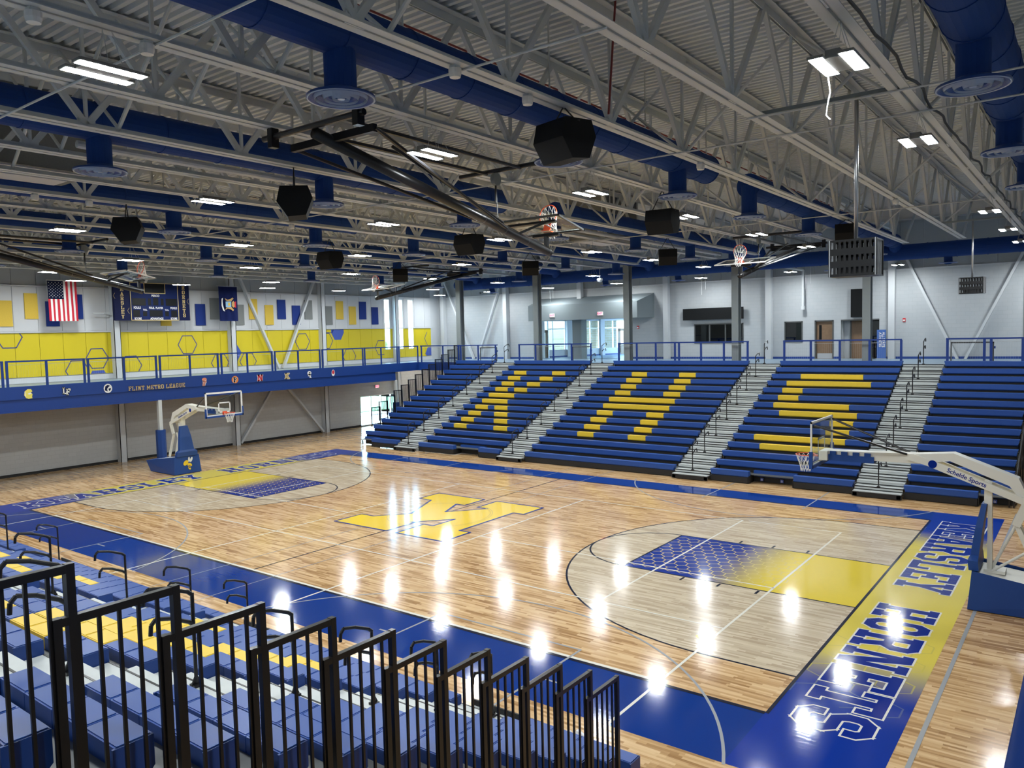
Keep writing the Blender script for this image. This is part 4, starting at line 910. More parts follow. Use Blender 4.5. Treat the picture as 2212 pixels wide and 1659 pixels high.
    blob(.20, .62, .13, .055, 1.1, 1); blob(.09, .64, .12, .05, 1.5, 1); blob(-.08, .50, .15, .10, .7, 0); blob(.10, .38, .12, .09, -.4, 0); blob(.08, .24, .09, .06, -1.1, 0); blob(.10, .33, .09, .018, -.3, 2); blob(.09, .26, .07, .016, -.4, 2)
    part('insect_emblem', mb, [m_cyel, m_print, m_lettb], t)
portable('white armed portable basket on a blue padded base, left end', -1)
portable('white armed portable basket on a blue padded base, right edge', 1)

def ceiling_basket(label, X, s, yp, ye, ze=8.03):   # s: direction from pivot to folded end
    t = thing('ceiling_basket', label, 'basketball hoop', (X, yp, 9.5), 'folded ceiling baskets')
    zp = 9.45; d = Vector((0, ye-yp, ze-zp)).normalized(); up_ = Vector((0, -d.z*s, abs(d.y))); up_ = Vector((0, -d.z, d.y)) if d.y > 0 else Vector((0, d.z, -d.y))
    P0 = Vector((X, yp, zp)); P1 = Vector((X, ye, ze))
    part('mast', MB().tube(P0, P1, .095, 18), m_black, t, smooth=True)
    part('pivot_bar', MB().tube((X-1.3, yp, 9.56), (X+1.15, yp, 9.56), .05, 12), m_black, t); part('pivot_bar', MB().bar((X-1.0, yp+s*.35, 9.42), (X+1.0, yp+s*.35, 9.42), .09, .12), m_black, t)
    for q in (-1.05, 1.02): part('pivot_clamp', MB().box(X+q-.06, yp-.07, 9.38, X+q+.06, yp+.07, 9.72), m_black, t)
    K = P0+d*(5.3)
    for q in (-1, 1):
        part('side_brace', MB().tube((X+q*1.0, yp+s*.35, 9.42), K, .032, 8), m_black, t)
    B0 = Vector((X, yp+s*4.6, 9.6))
    part('rear_bar', MB().tube((X-.95, B0.y, 9.55), (X+1.6, B0.y, 9.55), .045, 12), m_black, t)
    for q in (-.25, .7): part('fold_rail', MB().tube((X+q, yp+s*.3, 9.52), (X+q*.9, B0.y, 9.52), .035, 8), m_black, t)
    part('hoist_pulley', MB().tube((X-.04, B0.y, 9.38), (X+.04, B0.y, 9.38), .13, 16), m_steeld, t)
    part('hoist_strap', MB().tube((X, B0.y, 9.4), P0+d*(4.75), .012, 6).tube((X, B0.y, 9.35), (X, B0.y-.02, 8.9), .02, 6), m_black, t)
    part('fold_strut', MB().tube((X+.1, yp+s*1.6, 9.5), P0+d*4.9+up_*.12, .03, 8), m_black, t)
    # board lies flat above the mast end, face upwards
    bd = -d   # board's up direction points back to the pivot
    C = P1+up_*.42-d*.05
    F = lambda a, b_, h: C+Vector((1, 0, 0))*a+up_*b_+bd*h
    backboard(t, F, None, frame_m=m_greydark if X > 0 and s > 0 else m_white)
    mb = MB(); obox(mb, F, -.35, -.12, .1, .35, -.06, .18); obox(mb, F, -.75, -.10, .85, .75, -.05, .93); mb.bar(F(0, -.1, .14), P1-d*.12, .08, .08).bar(F(-.5, -.08, .9), P1-d*1.3, .05, .05).bar(F(.5, -.08, .9), P1-d*1.3, .05, .05)
    part('board_bracket', mb, m_black, t)
    mb = MB()
    for k in (.08, .9, 1.7, 2.4): 
        c = P1-d*k; mb.ring(c, .085, .012, d, 16, 5)
    part('mast_clamp', mb, m_galv, t)
    rimnet(t, F, droop=(0, 0, -1))
ceiling_basket('black ceiling basket folded up, the large near one', 8.33, 1, -11.65, -5.15)
ceiling_basket('black ceiling basket folded up, above the letter S section', 8.33, -1, 12.9, 6.45)
ceiling_basket('black ceiling basket folded up, at the left edge before the scoreboard', -8.7, 1, -12.1, -5.6)
ceiling_basket('black ceiling basket folded up, far left beside the tall windows', -8.7, -1, 12.0, 5.5)

# ------------------------------------------------------------------ left wall: panels, hexagons, flags, scoreboard
AP = [('y', -5.13, -4.53, 7.14, 8.36), ('y', -3.98, -3.40, 7.5, 8.73), ('b', -3.05, -2.45, 7.14, 8.36), ('b', -1.93, -1.31, 7.5, 8.73), ('y', 2.76, 3.36, 7.13, 8.36), ('b', 4.84, 5.44, 7.14, 8.36), ('g', 5.76, 6.36, 7.48, 8.72), ('g', 7.4, 7.98, 7.14, 8.36), ('y', 8.33, 8.92, 7.49, 8.72), ('y', 9.47, 10.06, 7.14, 8.37), ('b', 10.38, 10.99, 7.5, 8.72), ('b', 11.49, 12.1, 7.14, 8.37), ('g', 12.47, 13.07, 7.49, 8.72), ('g', 14.14, 14.73, 7.13, 8.36), ('y', 15.07, 15.68, 7.49, 8.72), ('y', 16.2, 16.8, 7.13, 8.37), ('b', 17.14, 17.75, 7.49, 8.72), ('b', 18.27, 18.88, 7.13, 8.35)]
cn = {'y': ('yellow', m_acy), 'b': ('dark blue', m_acb), 'g': ('grey', m_acg)}; cnt = {}
for c, y0, y1, z0, z1 in AP:
    cnt[c] = cnt.get(c, 0)+1
    solo('acoustic_panel', '%s acoustic wall panel, %s %s one from the near end' % (cn[c][0], ORD[cnt[c]-1], cn[c][0]), 'panel', MB().box(WL+.026, y0, z0, WL+.085, y1, z1), cn[c][1], (WL+.055, (y0+y1)/2, z0), 'acoustic wall panels')
def hexpts(cy, cz, ry, rz): return [(cy+ry, cz), (cy+ry/2, cz+rz), (cy-ry/2, cz+rz), (cy-ry, cz), (cy-ry/2, cz-rz), (cy+ry/2, cz-rz)]
def clipz(p, q, z0=4.71, z1=6.81):
    if (p[1] < z0 and q[1] < z0) or (p[1] > z1 and q[1] > z1): return None
    def cl(a, b_):
        if a[1] < z0: k = (z0-a[1])/(b_[1]-a[1]); return (a[0]+(b_[0]-a[0])*k, z0)
        if a[1] > z1: k = (z1-a[1])/(b_[1]-a[1]); return (a[0]+(b_[0]-a[0])*k, z1)
        return a
    return cl(p, q), cl(q, p)
def wline(name, segs, w_, parent, x, m):
    mb = MB()
    for p, q in segs:
        dy, dz = q[0]-p[0], q[1]-p[1]; L = math.hypot(dy, dz) or 1; ny, nz = -dz/L*w_/2, dy/L*w_/2; ey, ez = dy/L*w_*.25, dz/L*w_*.25
        mb.add([(x, p[0]+ny-ey, p[1]+nz-ez), (x, q[0]+ny+ey, q[1]+nz+ez), (x, q[0]-ny+ey, q[1]-nz+ez), (x, p[0]-ny-ey, p[1]-nz-ez)], [(0, 1, 2, 3)])
    return part(name, mb, m, parent)
for cy, cz in ((-4.72, 6.63), (-.72, 5.48), (-1.72, 4.90), (1.02, 5.03), (4.28, 6.06), (6.27, 4.95), (8.15, 4.95), (12.23, 6.06), (14.15, 6.06), (16.13, 4.95), (19.1, 5.47), (24.2, 6.04), (14.4, 7.1)):
    h = hexpts(cy, cz, .57, .5); sg = [clipz(h[k], h[(k+1) % 6]) for k in range(6)]; sg = [s for s in sg if s and s[0][0] < 24.35 and s[1][0] < 24.35]
    if cy > 18: sg = [s for s in sg if not any(u[0]-.1 < (s[0][0]+s[1][0])/2 < u[1]+.1 for u in UW)]
    wline('hexagon_outline', sg, .05, wl_, WL+.024, m_hex)
def wpoly(name, pts, x, m, parent=None):
    mb = MB().add([(x, p[0], p[1]) for p in pts], [tuple(range(len(pts)))]); return part(name, mb, m, parent or wl_)
wpoly('hexagon_fill', [(14.6, 6.81), (15.68, 6.81), (15.71, 6.6), (15.43, 6.11), (14.88, 6.11), (14.6, 6.6)], WL+.024, m_hexf)
wpoly('hexagon_fill', [(7.2, 5.98), (7.43, 5.98), (7.72, 5.5), (7.43, 5.02), (7.2, 5.02)], WL+.024, m_hexf)
wpoly('hexagon_fill', [(-1.0, 4.86), (-.42, 4.86), (-.33, 4.71), (-1.09, 4.71)], WL+.024, m_hexf)
wpoly('hexagon_fill', [(23.95, 5.38), (24.34, 5.38), (24.34, 4.72), (23.8, 4.72), (23.66, 4.88)], WL+.024, m_hexf)
for k, u in enumerate(UW):
    wd = struct('window_%d' % (k+1), (lambda y0, y1, z0, z1: MB().box(WL-.2, y0, z0, WL+.02, y0+.05, z1).box(WL-.2, y1-.05, z0, WL+.02, y1, z1).box(WL-.2, y0, z0, WL+.02, y1, z0+.05).box(WL-.2, y0, z1-.05, WL+.02, y1, z1))(*u), m_white)
    part('pane', MB().box(WL-.11, u[0]+.05, u[2]+.05, WL-.10, u[1]-.05, u[3]-.05), m_glass, wd)
dr = struct('window_4', MB().box(WL-.2, 16.94, .04, WL+.01, 17.0, 2.13).box(WL-.2, 20.94, .04, WL+.01, 21.0, 2.13).box(WL-.2, 16.94, 2.07, WL+.01, 21.0, 2.13).box(WL-.2, 16.94, .04, WL+.01, 21, .09), m_white)
for k in range(4):
    y0 = 17.0+k*.985
    part('pane', MB().box(WL-.11, y0, .09, WL-.10, y0+.985, 2.07), m_glass, dr)
    if k: part('mullion', MB().box(WL-.16, y0-.03, .09, WL-.02, y0+.03, 2.07), m_white, dr)
    part('transom_bar', MB().box(WL-.15, y0, .70, WL-.04, y0+.985, .74), m_white, dr)
# outside ground
struct('ground_outside', MB().box(-70, -10, -.4, WL-.32, 90, -.05).box(-70, WF+.5, -.4, 60, 90, -.05), m_concrete)
solo('lawn', 'green lawn beyond the glass doors', 'grass', MB().box(-60, 22, -.05, -31, 37, .02), m_grass, (-45, 30, 0))
tr = random.Random(3)
for k, (x, y) in enumerate(((-44, 40), (-41, 46), (-50, 38.6), (-46, 52), (-38, 50))):
    t = thing('tree', 'leafy tree outside the lower glass doors, %s one' % ORD[k], 'tree', (x, y, 0), 'trees outside')
    part('trunk', MB().tube((x, y, 0), (x, y, 2.6), .2, 8, .12), m_wood, t)
    mb = MB()
    for j in range(160):
        a, e, r = tr.uniform(0, 6.28), tr.uniform(-.9, 1.4), tr.uniform(1.0, 2.1); c = Vector((x+r*math.cos(a)*math.cos(e), y+r*math.sin(a)*math.cos(e), 3.9+r*.9*math.sin(e)))
        u_ = Vector((tr.uniform(-1, 1), tr.uniform(-1, 1), tr.uniform(-1, 1))).normalized()*.35; v_ = u_.cross(Vector((tr.uniform(-1, 1), 1, tr.uniform(-1, 1)))).normalized()*.3
        mb.add([c-u_-v_, c+u_-v_, c+u_+v_, c-u_+v_], [(0, 1, 2, 3)])
    part('foliage', mb, m_grass, t, kind='stuff')

def wavy(y0, y1, z0, z1, x, cols, rows, matf, mats, amp=.035, skew=.0):
    mb = MB(); N = cols; R2 = rows
    def P_(i, j):
        u, v = i/N, j/R2; y = y0+(y1-y0)*u+skew*(1-v)*.3; xx = x+amp*math.sin(u*17+1.2*v)*(.3+.7*(1-v)); return (xx, y, z0+(z1-z0)*v)
    for i in range(N):
        for j in range(R2): mb.cur = matf((i+.5)/N, (j+.5)/R2); mb.add([P_(i, j), P_(i+1, j), P_(i+1, j+1), P_(i, j+1)], [(0, 1, 2, 3)])
    return mb, P_
# US flag hung vertically
XF = -22.0
t = thing('flag', 'red, white and blue national flag hung vertically', 'flag', (XF, -2.6, 9.35))
m_fr = mat('flag_red', (.50, .012, .03), .8); m_fw = mat('flag_white', (.78, .77, .75), .8); m_fb = mat('flag_navy', (.006, .010, .035), .9, spec=.1)
def usf(u, v):
    if v > .545 and u < 7/13: return 2
    return 0 if int(u*13) % 2 == 0 else 1
mb, PF = wavy(-3.26, -1.92, 7.37, 9.31, XF, 52, 22, usf, None, skew=.05)
part('cloth', mb, [m_fr, m_fw, m_fb], t)
mb = MB()
for r in range(9):
    for c in range(6 if r % 2 == 0 else 5):
        u = (r+.8)/9.6*(7/13); v = .56+(c+.55+(.5 if r % 2 else 0))/6.1*.43
        i = u*52; j = v*22; p = PF(i, j)
        mb.add([(p[0]+.012, p[1]+(.028 if k % 2 == 0 else .012)*math.cos(math.pi/2+k*math.pi/5), p[2]+(.028 if k % 2 == 0 else .012)*math.sin(math.pi/2+k*math.pi/5)) for k in range(10)], [tuple(range(10))])
part('stars', mb, m_fw, t); part('flag_pole', MB().tube((XF, -3.3, 9.33), (XF, -1.85, 9.33), .015, 8).tube((XF, -2.6, 9.33), (XF, -2.6, 11.66), .005, 5), m_galv, t)
# state flag
t = thing('flag', 'dark blue state flag with a coat of arms, hung vertically', 'flag', (XF, 6.4, 9.38))
mb, PF = wavy(5.8, 7.02, 7.36, 9.34, XF, 20, 12, lambda u, v: 0, None, .05, .08); part('cloth', mb, mat('flag_blue', (.008, .014, .07), .9, spec=.1), t)
part('flag_pole', MB().tube((XF, 5.7, 9.36), (XF, 7.1, 9.36), .015, 8).tube((XF, 6.4, 9.36), (XF, 6.4, 11.66), .005, 5), m_galv, t)
mb = MB(); xo = XF+.075
def fp(pts, mi): mb.cur = mi; mb.add([(xo+mi*.001, 6.02+p[0]*.95, 8.33+p[1]*.85) for p in pts], [tuple(range(len(pts)))])
fp([(-.08, .36), (.02, .42), (-.02, .2), (.0, -.1), (.08, -.38), (.12, -.5), (-.02, -.42), (-.1, -.1)], 0)
fp([(.18, .18), (.56, .18), (.56, -.2), (.18, -.2)], 1); fp([(.34, .10), (.48, .10), (.48, -.1), (.34, -.1)], 2)
for sg in (1, -1): fp([(.12, sg*.42), (.3, sg*.3), (.5, sg*.34), (.66, sg*.46), (.74, sg*.38), (.62, sg*.27), (.6, sg*.2), (.3, sg*.2), (.2, sg*.25)], 3)
fp([(.6, .12), (.72, .24), (.8, .1), (.82, -.1), (.72, -.24), (.6, -.12)], 3); fp([(.78, .16), (.9, .2), (.88, -.24), (.78, -.18)], 4)
part('coat_of_arms', mb, [m_fw, m_sky, m_acy, m_brown, m_fr], t)

# scoreboard
XS = -22.0; ysb0, ysb1, zs0, zs1 = -.12, 4.0, 7.40, 9.38
t = thing('scoreboard', 'dark blue scoreboard with gold trim between the two flags', 'scoreboard', (XS, 2.0, zs0))
part('left_panel', MB().box(XS-.18, ysb0, zs0, XS, .68, zs1), m_navy, t); part('right_panel', MB().box(XS-.18, 3.36, zs0, XS, ysb1, zs1), m_navy, t)
part('centre_panel', MB().box(XS-.2, .70, zs0, XS+.02, 3.34, zs1), mat('scoreboard_blue', (.006, .016, .085), .6, spec=.15), t)
mb = MB()
for q in ((.70, zs0, .73, zs1), (3.31, zs0, 3.34, zs1), (.70, zs0, 3.34, zs0+.03), (.70, zs1-.03, 3.34, zs1), (1.45, 8.82, 2.62, 8.85), (1.45, 8.82, 1.48, zs1), (2.59, 8.82, 2.62, zs1)): mb.box(XS+.018, q[0], q[1], XS+.03, q[2], q[3])
part('gold_trim', mb, m_gold, t)
mb = MB().box(XS+.018, 1.48, 8.85, XS+.026, 2.59, zs1-.03)
mb2 = MB()
for q in ((.80, 8.18, 1.52, 8.56), (1.64, 8.20, 1.80, 8.56), (1.92, 8.20, 2.20, 8.60), (2.34, 8.2, 2.5, 8.56), (2.62, 8.18, 3.26, 8.56), (.82, 7.58, 1.18, 7.94), (1.34, 7.62, 1.56, 7.88), (1.70, 7.60, 2.42, 7.94), (2.56, 7.62, 2.76, 7.88), (2.90, 7.58, 3.24, 7.94)): mb2.box(XS+.018, q[0], q[1], XS+.024, q[2], q[3])
part('message_display', mb, m_lcd, t); part('digit_display', mb2, m_lcd, t)
def sbt(txt, y, z, size, m=m_print): text_obj(txt, size, frameM((XS+.03, y, z), (0, 1, 0), (0, 0, 1)), m, t, bold=.004, xs=.8)
sbt('PERIOD', 2.06, 8.70, .16); sbt('FOULS', 1.04, 8.06, .16); sbt('T.O.L.', 1.46, 7.96, .11); sbt('FOUL  PLAYER', 2.06, 8.06, .15); sbt('T.O.L.', 2.66, 7.96, .11); sbt('FOULS', 3.05, 8.06, .16)
sbt('SCORE', 1.06, 7.49, .15); sbt('ADVANTAGE', 2.08, 7.49, .15); sbt('SCORE', 3.04, 7.49, .15)
def wall_letters(txt, y, z, w_, h, gap, x, m, parent, vertical=False, outline=None, name='letter', total=None):
    k = 0
    for ch in txt:
        if ch == ' ': y += w_*.6; continue
        cw = w_*{'I': .65, 'M': 1.25}.get(ch, 1)
        if outline: part('letter_outline', (lambda b_: [b_.add([(x-.001, y+p[0], z+p[1]) for p in q], [tuple(range(len(q)))]) for q in slab(ch, cw, h, .012)] and b_)(MB()), outline, parent)
        part(name, (lambda b_: [b_.add([(x, y+p[0], z+p[1]) for p in q], [tuple(range(len(q)))]) for q in slab(ch, cw, h)] and b_)(MB()), m, parent)
        if vertical: z -= h+gap
        else: y += cw+gap
wall_letters('KEARSLEY', .20, 9.14, .17, .185, .048, XS+.006, m_gold, t, True)
wall_letters('HORNETS', 3.58, 9.08, .17, .20, .050, XS+.006, m_gold, t, True)
mb = MB()
for cy, cz in ((-.10, 8.66), (.60, 7.9), (3.92, 8.44)):
    for a, b_ in (((cy+.03, cz-.15), (cy-.06, cz)), ((cy-.06, cz), (cy+.03, cz+.15))): mb.bar((XS+.004, a[0], a[1]), (XS+.004, b_[0], b_[1]), .008, .012)
part('chevron_print', mb, m_gold, t)
part('mounting_arm', MB().box(WL, .6, 8.4, XS-.15, .66, 8.46).box(WL, 3.3, 8.4, XS-.15, 3.36, 8.46).box(WL, .6, 9.2, XS-.15, .66, 9.26).box(WL, 3.3, 9.2, XS-.15, 3.36, 9.26), m_steel, t)
solo('wall_bracket', 'thin white bracket arm on the left wall beside the scoreboard', 'bracket', MB().box(WL, -.25, 7.76, WL+.5, -.2, 7.80).box(WL+.42, -1.0, 7.76, WL+.46, -.2, 7.80), m_steel, (WL, -.2, 7.76))

# league lettering and emblems on the track fascia
tf = thing('league_sign', 'gold raised league lettering on the blue track fascia', 'sign', (TX+.07, -.95, 3.9))
wall_letters('FLINT METRO LEAGUE', -.95, 3.90, .152, .22, .022, TX+.075, m_gold, tf, outline=m_lettb)
def emblem(label, y, polys, mats, letters=None):
    t = thing('team_emblem', label, 'emblem', (TX+.07, y, 3.9), 'emblems on the track fascia')
    mb = MB()
    for mi, p in polys:
        mb.cur = mi; mb.add([(TX+.075+mi*.002, y+q[0], 4.10+q[1]) for q in p], [tuple(range(len(p)))])
    part('emblem_face', mb, mats, t)
    if letters:
        ch, w_, h, m, off = letters
        for i, c in enumerate(ch):
            for d, mm, xx in ((.02, m_print if m is not m_print else m_linek, .078), (0, m, .082)):
                part('emblem_letter' if not d else 'letter_outline', (lambda b_: [b_.add([(TX+xx, y+off[0]+i*w_*.8+p[0], 4.10+off[1]-i*.06+p[1]) for p in q], [tuple(range(len(q)))]) for q in slab(c, w_, h, d)] and b_)(MB()), mm, t)
def ell(cy, cz, a, b_, n=16): return [(cy+a*math.cos(2*math.pi*k/n), cz+b_*math.sin(2*math.pi*k/n)) for k in range(n)]
helm = lambda m0: [(m0, [(-.17, -.05), (-.14, .12), (-.02, .21), (.12, .2), (.17, .1), (.1, .06), (.17, -.02), (.14, -.14), (.16, -.2), (.0, -.22), (-.1, -.18)])]
emblem('yellow helmeted head emblem on the blue fascia, leftmost', -5.38, helm(0)+[(1, [(-.02, .02), (.1, .05), (.12, .0), (.02, -.04)]), (1, [(-.15, .1), (-.12, .1), (-.1, -.12), (-.13, -.1)])], [mat('emblem_yellow', (.80, .70, .12), .5), m_print])
emblem('white slanted LF emblem on the blue fascia', -3.79, [], [m_print], ('LF', .19, .30, m_print, (-.17, -.12)))
emblem('white and navy helmet emblem left of the league lettering', -1.93, [(0, ell(0, 0, .2, .22))]+[(1, [(-.15, -.08), (-.12, .1), (.0, .17), (.1, .12), (.02, .06), (-.04, -.02), (-.02, -.15)])]+[(1, [(.02, -.02), (.13, .02), (.14, -.05), (.06, -.14)])], [m_print, m_navy])
emblem('orange F emblem with a hat right of the lettering', 3.08, [(0, ell(0, .12, .14, .09)), (0, [(-.12, -.22), (.02, -.22), (.1, .0), (-.1, .05)])], [mat('emblem_salmon', (.70, .25, .15), .5)], ('F', .18, .22, mat('emblem_orange2', (.65, .13, .05), .5), (-.08, -.18)))
emblem('orange tiger face emblem with black F', 4.9, [(0, ell(0, 0, .21, .2))], [mat('emblem_orange', (.75, .22, .03), .5)], ('F', .2, .24, m_linek, (-.1, -.13)))
emblem('large red N emblem on the blue fascia', 6.49, [], [m_red], ('N', .36, .34, mat('emblem_red', (.6, .03, .05), .5), (-.18, -.17)))
emblem('gold K emblem on the blue fascia', 8.31, [], [m_gold], ('K', .33, .33, m_gold, (-.16, -.165)))
emblem('white bird emblem on the blue fascia', 9.91, [(0, ell(0, .08, .15, .13)), (0, [(-.05, .05), (.1, .02), (.12, -.18), (.18, -.22), (-.02, -.2), (.03, -.12), (-.12, -.1)]), (1, ell(.03, .1, .05, .04)), (1, [(0, -.02), (.08, -.05), (.06, -.12)])], [m_print, m_linek])
emblem('small red head emblem on the blue fascia, rightmost', 11.72, [(0, ell(0, 0, .13, .2)), (1, ell(.0, .04, .10, .12)), (0, ell(.02, -.02, .05, .07))], [m_print, mat('emblem_red', (.6, .03, .05), .5)])

# ------------------------------------------------------------------ far concourse details
def exit_sign(label, x, y, z, axis='y'):
    t = thing('exit_sign', label, 'sign', (x, y, z), 'exit signs')
    if axis == 'y':
        part('sign_box', MB().box(x-.2, y-.05, z-.12, x+.2, y, z+.12), m_white, t); part('lit_face', MB().box(x-.165, y-.056, z-.095, x+.165, y-.05, z+.095), mat('exit_face', (.85, .55, .55), .4, emit=(1, .25, .3), estr=1.0), t)
        text_obj('EXIT', .16, frameM((x, y-.058, z), (1, 0, 0), (0, 0, 1)), m_exit, t, bold=.008)
    else:
        part('sign_box', MB().box(x, y-.17, z-.11, x+.05, y+.17, z+.11), m_white, t); part('lit_face', MB().box(x+.05, y-.145, z-.085, x+.056, y+.145, z+.085), mat('exit_face', (.85, .55, .55), .4, emit=(1, .25, .3), estr=1.0), t)
        text_obj('EXIT', .15, frameM((x+.058, y, z), (0, 1, 0), (0, 0, 1)), m_exit, t, bold=.008)
SY = 23.95
exit_sign('left red exit sign on the grey soffit', -11.29, SY, 7.4); exit_sign('right red exit sign on the grey soffit', -7.56, SY, 7.4); exit_sign('red exit sign above the lower glass doors', WL+.0, 18.56, 2.72, 'x')
t = thing('soffit', 'boxed grey soffit over the lobby opening', 'soffit', (-9, 24.6, 7.06))
part('soffit_face', MB().add([(-13.3, SY, 7.06), (-4.9, SY, 7.06), (-4.9, SY, 8.1), (-13.3, SY, 8.1), (-13.3, WF, 7.06), (-4.45, WF, 7.06), (-4.45, WF, 8.62), (-13.3, WF, 8.62)], [(0, 1, 2, 3), (3, 2, 6, 7), (0, 3, 7, 4), (1, 5, 6, 2), (0, 4, 5, 1)]), m_soffit, t)
solo('wide_display', 'wide black display panel above the press windows', 'screen', MB().box(-2.35, WF-.32, 6.8, 1.45, WF-.2, 7.5).box(-1.0, WF-.22, 7.0, -.8, WF, 7.3).box(.6, WF-.22, 7.0, .8, WF, 7.3), m_lcd, (-.5, WF-.3, 6.8))
solo('tall_display', 'tall black panel above the recessed doors', 'screen', MB().box(7.4, WF-.2, 6.68, 8.15, WF, 8.2), m_lcd, (7.8, WF-.1, 6.7))
def winfar(n, x0, x1, z0, z1, mull):
    o = struct('window_%d' % n, MB().box(x0, WF-.03, z0, x1, WF+.12, z0+.06).box(x0, WF-.03, z1-.06, x1, WF+.12, z1).box(x0, WF-.03, z0, x0+.06, WF+.12, z1).box(x1-.06, WF-.03, z0, x1, WF+.12, z1), m_greydark)
    xs = [x0+.06]+mull+[x1-.06]
    for a, b_ in zip(xs, xs[1:]): part('pane', MB().box(a, WF+.03, z0+.06, b_, WF+.04, z1-.06), m_darkglass, o)
    for a in mull: part('mullion', MB().box(a-.04, WF-.02, z0+.05, a+.04, WF+.1, z1-.05), m_greydark, o)
winfar(5, -1.74, 1.36, 5.36, 6.55, [-.75, .25]); winfar(6, 3.77, 4.79, 5.36, 6.55, [])
struct('room_behind_windows', MB().box(-2.2, 28.2, 4.3, 9.2, 28.3, 7.2).box(-2.2, WF+.3, 4.3, -2.1, 28.2, 7.2).box(9.1, WF+.3, 4.3, 9.2, 28.2, 7.2).box(-2.2, WF+.3, 7.1, 9.2, 28.2, 7.2).box(-2.2, WF+.3, 4.3, 9.2, 28.2, 4.42).box(5.1, WF+.3, 4.4, 5.2, 28.2, 7.1), m_greydark)
d1 = struct('door_1', MB().box(5.51, WF+.12, ZC, 6.41, WF+.17, 6.5), m_wood)
part('door_frame', MB().box(5.45, WF-.02, ZC, 5.52, WF+.2, 6.57).box(6.40, WF-.02, ZC, 6.47, WF+.2, 6.57).box(5.45, WF-.02, 6.5, 6.47, WF+.2, 6.57), m_greydark, d1)
part('door_window', MB().box(5.66, WF+.11, 5.5, 5.80, WF+.12, 6.3), m_lcd, d1); part('kick_plate', MB().box(5.56, WF+.11, ZC+.02, 6.36, WF+.12, ZC+.3), m_galv, d1); part('door_handle', MB().tube((5.62, WF+.05, 5.42), (5.74, WF+.05, 5.42), .012, 8), m_galv, d1)
d2 = struct('door_2', MB().box(7.25, WF+.62, ZC, 8.1, WF+.67, 6.5), m_wood)
part('door_frame', MB().box(6.85, WF-.02, 6.5, 8.8, WF+.2, 6.57).box(7.18, WF+.6, ZC, 7.25, WF+.7, 6.5).box(8.1, WF+.6, ZC, 8.17, WF+.7, 6.5), m_greydark, d2)
part('recess_wall', MB().box(6.85, WF+.3, ZC, 6.88, WF+.7, 6.57).box(6.85, WF+.68, ZC, 7.2, WF+.72, 6.57), m_wall, d2)
part('side_window', MB().box(8.2, WF+.64, 5.0, 8.75, WF+.66, 6.45), m_darkglass, d2)
t = thing('banner', 'blue floor standing banner leaning by the wall column', 'banner', (9.0, 25.0, ZC))
part('banner_cloth', MB().box(8.78, 24.94, ZC+.04, 9.22, 24.96, 5.98), mat('banner_blue', (.05, .13, .40), .6), t)
part('banner_base', MB().box(8.74, 24.88, ZC, 9.26, 25.02, ZC+.04), m_galv, t)
text_obj('ALL STATE', .17, frameM((9.11, 24.93, 5.45), (0, 0, -1), (1, 0, 0)), m_print, t, bold=.003); text_obj('ATHLETES', .17, frameM((8.94, 24.93, 5.45), (0, 0, -1), (1, 0, 0)), m_print, t, bold=.003)
for lab, x, z in (('right of the recessed doors', 10.01, 6.46), ('right of the soffit', -5.61, 6.46)):
    t = thing('fire_alarm', 'small red fire alarm on the far wall, %s' % lab, 'alarm', (x, WF, z), 'fire alarms'); part('alarm_body', MB().box(x-.07, WF-.05, z-.1, x+.07, WF, z+.1), m_red, t); part('strobe', MB().box(x-.05, WF-.07, z-.06, x+.05, WF-.05, z+.02), m_print, t)
solo('drain_pipe', 'pale vertical pipe with an elbow hanging above the small window', 'pipe', MB().tube((4.9, WF-.3, 7.35), (4.9, WF-.3, 9.4), .07, 12).tube((4.9, WF-.3, 9.4), (3.4, WF-1.8, 9.75), .07, 12).tube((4.9, WF-.3, 7.2), (4.9, WF-.3, 7.38), .11, 12).tube((4.9, WF-.3, 8.4), (4.9, WF, 8.4), .03, 8), m_wall, (4.9, WF-.3, 7.2))
for lab, x, y in (('left of the soffit', -18.3, 24.9), ('in the far left corner', -22.0, 24.9)):
    solo('security_camera', 'small dark dome camera on the upper wall, %s' % lab, 'camera', MB().tube((x, y, 9.3), (x, WF+.02, 9.35), .03, 10).ring((x, y, 9.3), .06, .03, (0, 1, 0), 12), m_greydark, (x, y, 9.3), 'security cameras')
solo('fan_projector', 'small domed white device hanging near the far columns', 'device', MB().lathe((-3.4, 16.9, 9.05), [(0, -.16), (.12, -.12), (.17, -.02), (.15, .05), (.02, .09), (.02, .66), (0, .66)], 16), m_galv, (-3.4, 16.9, 9.05))
solo('pier', 'square grey pier in the lobby opening', 'column', MB().box(-10.46, 25.1, ZC, -9.75, 25.8, 7.12), m_soffit, (-10.1, 25.4, ZC))
for k, x in enumerate((-11.9, -.9, 5.2)):
    solo('rod_hanger', 'thin grey hanger rods dropping from the roof, %s group' % ORD[k], 'rod', MB().tube((x, 24.6, 8.3), (x, 24.6, 11.72), .008, 5).tube((x+.25, 24.6, 8.6), (x+.25, 24.6, 11.72), .008, 5), m_steel, (x, 24.6, 8.3), 'hanger rods')
